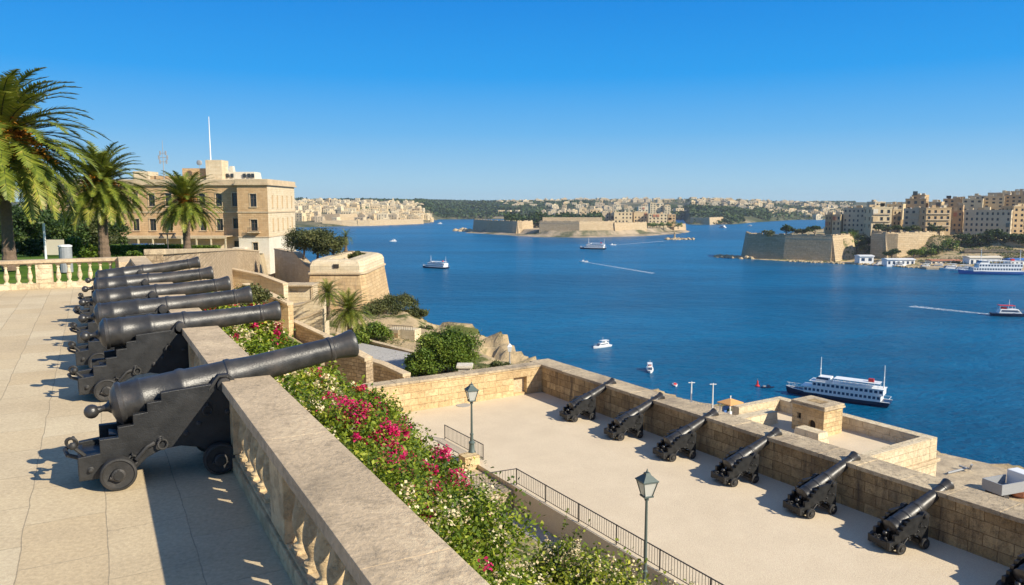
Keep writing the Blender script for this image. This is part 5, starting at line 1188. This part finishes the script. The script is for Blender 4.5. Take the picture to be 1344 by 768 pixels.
# --- right headland
def head(X, Y):
    poly = [P2(975,700),P2(1020,672),P2(1092,650),P2(1118,655),P2(1180,610),P2(1260,575),P2(1350,545),P2(1500,520),P2(1700,900),P2(1250,1250),P2(1085,1100),P2(1010,860)]
    d = sd_poly(X, Y, poly); px = 672+1000*X/np.maximum(Y, 1)
    low = np.interp(-d, [-12,0,8,20], [SEA-5,SEA-.5,SEA+.6,SEA+1.6])
    zl = np.where(d < -24, SEA+19.5, low)
    a1 = np.interp(-d, [-12,0,8,20,50,62,75,92,200,420,600], [SEA-5,SEA-1,SEA+1.6,SEA+3,SEA+5,SEA+8,SEA+12,SEA+22.5,SEA+24.5,SEA+32,SEA+38])
    a2 = np.interp(-d, [-12,0,8,20,60,90,110,122,200,420,600], [SEA-5,SEA-1,SEA+1.6,SEA+3,SEA+7,SEA+11,SEA+13,SEA+22,SEA+24,SEA+38,SEA+48])
    w = np.clip((px-1225)/40, 0, 1); z = np.where(px < 1121, zl, a1*(1-w)+a2*w)
    return z+fbm(X, Y, .04, 3, 4)*np.where(d < -30, 1.0, .25)
sheet('headland', 200, 900, 480, 1300, 160, 190, head, M['terrain'])
def hz(x, y): return float(head(np.array([[x]]), np.array([[y]]))[0,0])
rampart('great shaded front wall of the right headland bastion', [P2(978,738),P2(982,705),P2(1030,684),P2(1092,662)], -24.3, SEA+.5, 14, 'farwall_shaded', .16)
rampart('narrow sunlit flank of the right headland bastion', [P2(1092,662),P2(1119,700)], -24.3, SEA+.5, 14, 'farwall', .16)
rampart('shaded left flank of the upper bastion on the right headland', [P2(1143,720),P2(1161,655)], -22, SEA+1, 10, 'farwall_shaded', .1)
rampart('sunlit sloping face of the upper bastion on the right headland', [P2(1161,655),P2(1205,675),P2(1262,720)], -22, SEA+2, 14, 'farwall', .12)
rampart('low shaded quay wall under the dark trees at the right edge', [P2(1266,640),P2(1345,620)], -35, SEA+1, 8, 'farwall_shaded', .05)
rampart('long low wall below the row of dark trees', [P2(1240,680),P2(1350,650)], -29, SEA+1, 8, 'farwall_shaded', .05)
rocks('rock_spit', 'low rock spit reaching out left of the right headland', [(*P2(942,725),0),(*P2(960,718),0),(*P2(984,700),0)], 90, 3.0)
rocks('shore_rocks', 'line of pale shore rocks along the foot of the headland', [(*P2(1035,670),0),(*P2(1095,646),0),(*P2(1150,625),0),(*P2(1200,600),0),(*P2(1240,588),0)], 170, 1.8)
LITF = ('cream sunlit', 'slim honey', 'white roof', 'ochre block with', 'ochre tall')
def bk(x0, x1, yt, yb, Y, r, c, m, lab, rz=0, sc_=2, bal=False, name='house', d=18):
    a = atY(x0, yb, Y); b = atY(x1, yt, Y); q = 1.0
    if not any(k in lab for k in LITF): rz = R(random.uniform(-40, -33)); q = .86
    return block(name, lab, 'building', (a.x+b.x)/2, Y, a.z, (b.x-a.x)*q, d, b.z-a.z, HOUSE[m], r, c, rz, sc_, bal=bal)
bk(1082,1092,283,304,760,3,2,5,'low brown house at the left end of the headland town',0)
bk(1091,1104,283,304,748,3,2,0,'small honey house second from the left in the headland town')
bk(1104,1142,274,305,742,5,6,3,'tall shaded grey tenement with rows of small windows left of the cream house',.15,3)
bk(1143,1171,273,302,722,3,3,1,'cream sunlit house with a long window band above the upper bastion',0,2,True)
bk(1171,1183,276,304,735,4,2,0,'slim honey house right of the cream house')
bk(1184,1213,275,304,715,4,3,3,'grey brown house with balconies in the middle of the headland town',0,2,True)
bk(1214,1249,274,306,700,4,4,2,'ochre block with two dark balcony columns',0,2,True)
bk(1249,1264,271,306,712,5,2,5,'narrow brown tower house left of the long facade')
bk(1264,1327,277,306,692,4,9,3,'long grey apartment facade with four rows of windows at the right edge',0,3,False,'apartment_block')
bk(1328,1362,272,307,688,5,4,2,'ochre tall block cut off by the right picture edge',0,3,False,'apartment_block')
bk(1187,1216,262,278,790,2,3,5,'large dark brown block rising highest above the roofs',0,2); bk(1196,1215,257,264,800,1,2,2,'square attic room crowning the highest block')
bk(1148,1162,266,276,780,2,2,4,'white roof house behind the cream house'); bk(1163,1186,269,278,790,2,3,1,'cream house on the second row left of the highest block')
bk(1218,1236,266,276,780,2,2,0,'honey house on the second row right of the highest block'); bk(1237,1262,262,276,790,3,3,2,'ochre house on the second row above the balcony columns'); bk(1262,1290,262,278,770,3,3,1,'cream house on the second row above the long facade')
bk(1290,1318,259,278,775,4,3,0,'honey house on the second row near the right edge'); bk(1318,1350,257,276,770,4,4,5,'brown house on the second row at the right edge')
bk(1296,1326,254,264,880,2,3,3,'grey house on the top row near the right edge'); bk(1326,1350,252,264,880,3,3,2,'ochre house on the top row at the right edge'); bk(1270,1296,258,266,870,2,3,4,'pale house on the top row above the cream house'); bk(1240,1268,262,268,880,1,3,0,'low honey house on the top row')
i = 0
for px, Y, h_, m_ in [(1112,800,19,0),(1124,790,22,5),(1134,805,21,1),(1150,830,24,3),(1178,840,25,2),(1226,830,27,3),(1250,850,30,0),(1276,830,32,2),(1300,840,34,1),(1335,830,36,4),(1096,810,15,1),(1206,870,31,1)]:
    X = (px-672)*Y/1000; block('house', 'small %s house squeezed between larger roofs, %s' % (['honey','cream','ochre','grey','white','brown'][m_], ['left of the shaded tenement','behind the shaded tenement','above the right end of the tenement','behind the cream sunlit house','left behind the highest block','right behind the highest block','above the ochre balcony block','above the left end of the long facade','above the middle of the long facade','at the far right edge','at the left end of the headland','under the highest attic'][i]), 'house', X, Y, SEA+19, random.uniform(9,15), 12, h_-19+random.uniform(8,12), HOUSE[m_], 3, 3, random.uniform(-.3,.3), 2, 'small houses of the headland town'); i += 1
for j, (px, Y, r, h) in enumerate([(1031,722,8.5,11.5),(1052,716,6.5,8),(1069,708,8,11)]):
    fartree(['leftmost dark umbrella shaped tree on the headland bastion','lower middle tree on the headland bastion','rightmost dark umbrella shaped tree on the headland bastion'][j], px, 307, Y, r, h, 'leafolive' if j == 1 else 'leafdk', 1500, 'trees on the headland bastion', z=-27.5, lift=.45)
for j, (px, Y, r, h, z, m_) in enumerate([(1152,690,6.5,11,-24,'leafdk'),(1164,690,5,8,-24,'leafolive'),(1177,692,6,9,-24,'leafdk'),(1190,690,6,9.5,-24,'leafdk'),(1200,688,5,8,-24,'leafolive'),(1222,690,6.5,10,-24,'leafdk'),(1232,694,5,8,-24,'leafdk')]):
    fartree(['tall dark tree below the cream sunlit house','olive tree right of the tall dark one below the cream house','dark round tree below the slim honey house','dark round tree left below the balcony house','olive tree right below the balcony house','dark tree below the ochre balcony block','lower dark tree right below the ochre balcony block'][j], px, 300, Y, r, h, m_, 1000, 'trees above the upper bastion', z=z, lift=.35)
for j in range(9):
    px = 1262+j*11.5; Y = 668-j*2
    fartree(['first','second','third','fourth','fifth','sixth','seventh','eighth','ninth'][j]+' dark tree, counted from the left, in the long row below the apartment facade', px+random.uniform(-2,2), 322, Y, random.uniform(7,8.5), random.uniform(12,16), 'leafdk', 1100, 'dark trees in the row below the apartment facade', z=-35, clumps=12)
for j, (px, Y, r, h, z, m_, lab) in enumerate([(1171,640,7,7,-41,'leafdk','round dark bush in front of the sunlit sloping face'),(1200,640,8,8,-42,'leafmid','green bush left of centre on the shore slope'),(1216,645,8,9,-41,'leafmid','green bush in the centre of the shore slope'),(1232,650,8,9,-40,'leafdk','dark bush on the shore slope'),(1247,655,7,10,-39,'leafmid','green bush at the right of the shore slope'),
        (1112,700,7,6,-31,'leafmid','bright bush behind the narrow sunlit flank'),(1126,690,8,8,-36,'leafdk','dark bush in the gully between the two bastions'),(1136,670,7,7,-40,'leafolive','olive bush low in the gully between the two bastions'),(1118,725,7,7,-29,'leafdk','dark bush high in the gully'),(1140,700,8,9,-33,'leafdk','dark tree against the shaded flank'),(1010,690,7,4,-25,'leafolive','low scrub on the left top of the headland bastion')]):
    fartree(lab, px, 330, Y, r, h, m_, 800, 'bushes of the headland slope', z=z, lift=.1)
pxg = rng.uniform(1105, 1375, 9000); Yg = rng.uniform(585, 740, 9000); Xg = (pxg-672)*Yg/1000
Zg = head(Xg[None], Yg[None])[0]; nz = np.array([mnoise.noise((a*.045, b*.045, 12)) for a, b in zip(Xg, Yg)])
kk = (nz > -.02) & (Zg > SEA+3.2) & (Zg < SEA+22); Xg, Yg, Zg = Xg[kk], Yg[kk], Zg[kk]; K = 8
Pg = np.stack([np.repeat(Xg, K), np.repeat(Yg, K), np.repeat(Zg, K)], 1)+rng.normal(size=(len(Xg)*K, 3))*np.array([1.2,1.2,.7])
V_, F_ = leaf_quads(Pg, .6, .5, 1.5); tag(fastmesh('ground_cover', V_, F_, M['leafdk'], None, clump_rnd(Pg, .1)), kind='stuff')
def shed(label, x0, x1, yt, yb, Y, mat, roofm, doors):
    a = atY(x0, yb, Y); b = atY(x1, yt, Y); w = b.x-a.x; h = b.z-a.z; t = thing('shed', label, 'shed', ((a.x+b.x)/2, Y, a.z))
    mb = MB(); ow = w/doors*.5; mb.panel((-w/2,0,0), (1,0,0), w, -2, h*.8, [((k+.5)*w/doors-ow/2, (k+.5)*w/doors+ow/2, h*.12, h*.58) for k in range(doors)], .4, (0,-1,0)); mb.box(-w/2,w/2,.41,9,-2,h*.8); mb.build('wall', M[mat], t)
    for k in range(doors): MB().box(-w/2+(k+.5)*w/doors-ow/2, -w/2+(k+.5)*w/doors+ow/2, .3, .36, h*.12, h*.58).build('door', M['blueglass'], t)
    MB().prism([(-.8,h*.8),(9.4,h*.8),(9.4,h*.9),(4.5,h*1.02),(-.8,h*.9)], -w/2-.5, w/2+.5, 'x').build('roof', M[roofm], t)
shed('small white boat shed on the shore below the bastion flank', 1128,1147,335,344,632,'white','white',2)
shed('long low white shed with a rounded roof on the quay', 1164,1201,339.5,348,612,'white','white',6)
shed('two storey white waterfront building with blue doors', 1272,1315,336.5,348,592,'white','cream',6)
shed('white waterfront building at the right picture edge', 1326,1350,339.5,351,575,'white','bluecloth',4)
shed('low brown boathouse between the long shed and the two storey building', 1222,1262,341,348,606,'cream','terracotta',6)
tag(MB().box(-42,45,-5,5,-3,0).build('harbour_quay', M['walltop'], None, loc=(*P2(1290,585),SEA+1.6), rz=-.12), kind='structure')
# ================================================================== BOATS
def hull(L, W, Hd, mat, t, sheer=.35, boot='red'):
    """pointed bow towards +x"""
    st = [(-.5,.78,0),(-.42,.9,0),(-.2,1,0),(.1,.98,.02),(.3,.75,.10),(.42,.42,.22),(.5,.04,.38)]
    def rg(z0, k, zs): return [[(x*L*kx, s*W/2*w*kk, z) for s, kk, z, kx in ((-1,.0,-.5,.93),(-1,.72,-.15,.95),(-1,.95,Hd*.45,.98),(-1,1,Hd*(1+sheer*sh),1),(1,1,Hd*(1+sheer*sh),1),(1,.95,Hd*.45,.98),(1,.72,-.15,.95))] for x, w, sh in st]
    h = MB().loft(rg(0,1,0)).build('hull', M[mat], t, smooth=True); return h
def boat(kind, label, px, py, heading, L, name='boat', hullc='white', cat='boat', W=None, p=None, acc='white', canopy='white'):
    p = onz(px, py, SEA+.0) if p is None else p; t = thing(name, label, cat, p, heading)
    W = W or L*.3; Hd = L*.075
    if kind == 'ferry':
        Hd = L*.052; hull(L, W, Hd, hullc, t, .9); MB().tube([(-L*.5,-W*.40,Hd*1.04),(-L*.2,-W*.5,Hd*1.04),(L*.1,-W*.49,Hd*1.06),(L*.3,-W*.375,Hd*1.15),(L*.42,-W*.21,Hd*1.26),(L*.5,0,Hd*1.45),(L*.42,W*.21,Hd*1.26),(L*.3,W*.375,Hd*1.15),(L*.1,W*.49,Hd*1.06),(-L*.2,W*.5,Hd*1.04),(-L*.5,W*.40,Hd*1.04)], L*.004, 5).build('rubbing_strake', M['white'], t)
        z = Hd*1.0; dk = L*.060; w1 = W*.44
        for lev, (xa, xb) in enumerate(((-.42,.30),(-.44,.22))):
            z0 = z+lev*dk; ww_ = w1-lev*W*.02; n = 18-lev*3; sp = (xb-xa)*L/n
            c = MB(); ops_ = [(i*sp+sp*.18, i*sp+sp*.84, z0+dk*.36, z0+dk*.82) for i in range(n)]
            for s in (-1, 1):
                if s < 0: c.panel((xa*L,-ww_,0), (1,0,0), (xb-xa)*L, z0, z0+dk, ops_, .08, (0,-1,0))
                else: c.panel((xb*L,ww_,0), (-1,0,0), (xb-xa)*L, z0, z0+dk, ops_, .08, (0,1,0))
            c.add([(xb*L,-ww_,z0),(xb*L,ww_,z0),(xb*L-.02*L,ww_,z0+dk),(xb*L-.02*L,-ww_,z0+dk)], [(0,1,2,3)]); c.add([(xa*L,-ww_,z0),(xa*L,ww_,z0),(xa*L,ww_,z0+dk),(xa*L,-ww_,z0+dk)], [(0,1,2,3)])
            cb = c.build('cabin', M[acc], t)
            pr = None
            for s in (-1, 1):
                for i in range(n):
                    if pr is None: o = pr = MB().box(-sp*.33,sp*.33,-.01,.01,0,dk*.46).build('window', M['blueglass'], cb)
                    else: o = pr.copy(); C.objects.link(o)
                    o.location = (xa*L+(i+.51)*sp, s*(ww_-.085), z0+dk*.36)
            MB().box(xa*L-.01*L, xb*L+.03*L, -ww_-.1, ww_+.1, z0+dk+.004, z0+dk+.10).build('deck', M['white'], t)
        zt = z+2*dk+.1
        mb = MB().box(-L*.40,L*.02,-W*.38,W*.38,zt+dk*.75,zt+dk*.82)
        for i in range(8):
            for s in (-1,1): mb.tube([(-L*.39+i*L*.057, s*W*.36, zt), (-L*.39+i*L*.057, s*W*.36, zt+dk*.75)], L*.0025, 4)
        mb.build('awning', M[canopy], t)
        MB().prism([(L*.05,zt),(L*.20,zt),(L*.17,zt+dk*.8),(L*.05,zt+dk*.8)], -W*.3, W*.3).build('wheelhouse', M['white'], t, bevel=.05)
        MB().prism([(L*.07,zt+dk*.35),(L*.192,zt+dk*.35),(L*.178,zt+dk*.68),(L*.07,zt+dk*.68)], -W*.302, W*.302).build('wheelhouse_window', M['blueglass'], t)
        MB().box(-L*.34,-L*.29,-W*.1,W*.1,zt+dk*.83,zt+dk*1.35).build('funnel', M['red'], t, bevel=.05)
        MB().tube([(L*.16,0,zt+dk*.8),(L*.16,0,zt+dk*4.0)], [L*.005,L*.003]).tube([(L*.16,-L*.02,zt+dk*2),(L*.16,L*.02,zt+dk*2)], L*.003).build('mast', M['white'], t)
        MB().tube([(-L*.43,0,zt),(-L*.43,0,zt+dk*3.8)], [L*.006,L*.003]).tube([(-L*.43,-L*.02,zt+dk*1.8),(-L*.43,L*.02,zt+dk*1.8)], L*.003).build('mast', M['white'], t)
        r = MB()
        for s in (-1,1):
            r.tube([(L*.30,s*W*.36,Hd*1.2+.9),(L*.42,s*W*.2,Hd*1.3+.9),(L*.49,0,Hd*1.5+.9)], L*.002, 4)
            for f, yy, zz in ((.31,.35,1.2),(.36,.28,1.22),(.42,.2,1.28),(.47,.08,1.4)): r.tube([(L*f,s*W*yy,Hd*zz-.2),(L*f,s*W*yy,Hd*zz+.9)], L*.002, 4)
            r.tube([(-L*.49,s*W*.38,Hd+.9),(-L*.42,s*W*.43,Hd+.9)], L*.002, 4)
        r.tube([(-L*.49,-W*.38,Hd+.9),(-L*.49,W*.38,Hd+.9)], L*.002, 4); r.build('railing', M['white'], t)
    elif kind == 'cruiser':
        hull(L, W, Hd*1.15, hullc, t, .6); z = Hd*1.1
        MB().prism([(-L*.34,z),(L*.26,z),(L*.16,z+L*.12),(-L*.30,z+L*.12)], -W*.36, W*.36).build('cabin', M['white'], t, bevel=L*.01)
        for s in (-1, 1): MB().prism([(-L*.28,z+L*.05),(L*.18,z+L*.05),(L*.14,z+L*.095),(-L*.26,z+L*.095)], s*W*.35, s*W*.365).build('side_window', M['blueglass'], t)
        MB().add([(L*.262,-W*.28,z+L*.03),(L*.262,W*.28,z+L*.03),(L*.175,W*.28,z+L*.108),(L*.175,-W*.28,z+L*.108),(L*.24,-W*.28,z+L*.03),(L*.24,W*.28,z+L*.03),(L*.15,W*.28,z+L*.108),(L*.15,-W*.28,z+L*.108)], [(0,1,2,3),(4,7,6,5),(0,3,7,4),(1,5,6,2),(3,2,6,7),(0,4,5,1)]).build('windscreen', M['blueglass'], t)
        MB().box(-L*.32,L*.08,-W*.34,W*.34,z+L*.21,z+L*.225).build('canopy', M[canopy], t)
        mb = MB()
        for x in (-.31,-.1,.07):
            for s in (-1,1): mb.tube([(L*x,s*W*.32,z+L*.12),(L*x,s*W*.32,z+L*.21)], L*.006, 4)
        mb.build('canopy_posts', M['white'], t)
        MB().box(-L*.25,-L*.12,-W*.2,W*.2,z+L*.121,z+L*.17).build('seat', M[acc], t)
        MB().tube([(-L*.05,0,z+L*.22),(-L*.05,0,z+L*.38)], L*.006, 5).build('mast', M['white'], t)
        r = MB()
        for s in (-1,1): r.tube([(L*.1,s*W*.47,z+L*.07),(L*.3,s*W*.36,z+L*.09),(L*.42,s*W*.2,z+L*.10),(L*.5,0,z+L*.13)], L*.004, 4)
        r.build('railing', M['greymetal'], t)
    elif kind == 'small':
        hull(L, W, Hd*1.3, hullc, t, .5); z = Hd*1.3
        MB().prism([(-L*.05,z),(L*.2,z),(L*.1,z+L*.13),(-L*.02,z+L*.13)], -W*.28, W*.28).build('cabin', M[acc], t); MB().box(-L*.4,-L*.2,-W*.2,W*.2,z,z+L*.08).build('engine', M['greymetal'], t)
    return t
def wake(label, a, b, w0, w1, off=.05):
    a, b = Vector(a), Vector(b); d = (b-a); n = Vector((-d.y, d.x, 0)).normalized(); V = []; k = 40
    for i in range(k+1):
        f = i/k; c = a+d*f; w = w0+(w1-w0)*f
        V += [c+n*w*(1+.2*math.sin(i*1.7))*.5, c-n*w*(1+.2*math.sin(i*2.3))*.5]
    mb = MB(); mb.add([(p.x, p.y, SEA+off) for p in V], [(2*i, 2*i+1, 2*i+3, 2*i+2) for i in range(k)]); o = mb.build('boat_wake', M['foam']); tag(o, label, 'wake'); o['kind'] = 'stuff'
s_, b_ = onz(1152, 532, SEA), onz(1046, 517, SEA); c_ = (s_+b_)/2; d_ = b_-s_
boat('ferry', 'large two deck harbour cruise boat with navy hull anchored behind the sentry post', 0, 0, math.atan2(d_.y, d_.x), d_.length*1.30, 'cruise_boat', 'navy', 'boat', d_.length*.24, c_)
boat('cruiser', 'white motor cruiser with open top deck, the farther of the two white cruisers', 790, 456, R(215), 8.0, 'motor_cruiser', 'white', 'motor boat')
boat('cruiser', 'white motor cruiser with red seats pointing at the camera', 853, 487, R(262), 7.2, 'motor_cruiser', 'white', 'motor boat', acc='red')
boat('small', 'tiny white open boat with a red cover near the quay', 886, 506, R(265), 3.2, 'dinghy', 'white', 'dinghy', 1.4, acc='red')
boat('ferry', 'white ferry with dark hull left of the harbour centre', 571, 352, R(150), 24, 'ferry', 'navy', 'ferry', 7)
boat('ferry', 'dark hulled ferry sailing before the middle fort', 778, 327, R(160), 30, 'ferry', 'navy', 'ferry', 9)
boat('cruiser', 'small white yacht far left in the harbour', 516, 317, R(200), 10, 'yacht', 'white', 'yacht')
boat('cruiser', 'small white boat in the channel right of the islet', 948, 299, R(120), 20, 'motor_boat', 'white', 'boat')
boat('small', 'white speedboat drawing the longer wake in the middle of the harbour', 766, 344, R(170), 8, 'speedboat', 'white', 'speedboat')
boat('small', 'white speedboat drawing a wake towards the islet', 804, 322, R(185), 9, 'speedboat', 'white', 'speedboat')
boat('cruiser', 'red and black tug with a long wake at the right edge', 1326, 415, R(-12), 16, 'tug', 'navy', 'tug', acc='red', canopy='red')
boat('ferry', 'long pale blue and white ferry moored at the right quay', 1300, 360, R(172), 44, 'moored_ferry', 'bluecloth', 'ferry', 9)
for j, (px, py, L, lab) in enumerate([(1262,356,16,'white yacht moored left of the pale blue ferry'),(1246,354,15,'second white yacht left of the pale blue ferry'),(1230,352,13,'white boat moored under the boathouse'),(1178,350,12,'white boat moored at the long low shed'),(1154,348,11,'small boat moored near the small white shed'),
        (691,294,16,'lone sail boat off the left headland'),(962,293,14,'tiny boat far out in the right channel'),(984,297,12,'tiny white boat near the tip of the right channel'),(577,294,14,'tiny boat off the far left shore'),(1213,352,12,'small boat left of the boathouse moorings')]):
    boat('cruiser', lab, px, py, R(random.uniform(150,200)), L, 'moored_boat', 'white', 'boat')
q = onz(994, 507, SEA); t = thing('buoy', 'small red marker buoy left of the cruise boat bow', 'buoy', q); MB().lathe([(.6,-.2),(.7,.2),(.3,.5),(.2,1.5),(.02,1.7)], 10).build('float', M['red'], t); MB().tube([(0,0,1.6),(0,0,2.2)], .05).build('rod', M['greymetal'], t)
boat('small', 'dark low rowing boat between the buoy and the cruise boat', 1008, 509, R(5), 3.6, 'rowing_boat', 'navy', 'rowing boat', 1.2, acc='navy')
wake('long white wake behind the harbour centre speedboat', onz(768,344,SEA), onz(858,359,SEA), 2.5, 5)
wake('white wake of the speedboat heading away from the islet', onz(808,321.5,SEA), onz(872,316.5,SEA), 3, 6)
wake('wide foam wake trailing left of the tug', onz(1312,414,SEA), onz(1195,402,SEA), 3.0, 7)

hm_ = MB(); hm_.box(-2700, 3500, -140, 5250, SEA-9, 62); hz_o = hm_.build('haze', bpy.data.materials.new('haze'))
mh = bpy.data.materials['haze']; mh.use_nodes = True; mh.node_tree.nodes.remove(mh.node_tree.nodes['Principled BSDF'])
pv = mh.node_tree.nodes.new('ShaderNodeVolumePrincipled'); pv.inputs['Color'].default_value = (.80,.88,1,1); pv.inputs['Density'].default_value = 6e-5; pv.inputs['Anisotropy'].default_value = .2
mh.node_tree.links.new(pv.outputs[0], mh.node_tree.nodes['Material Output'].inputs['Volume']); tag(hz_o, kind='stuff')
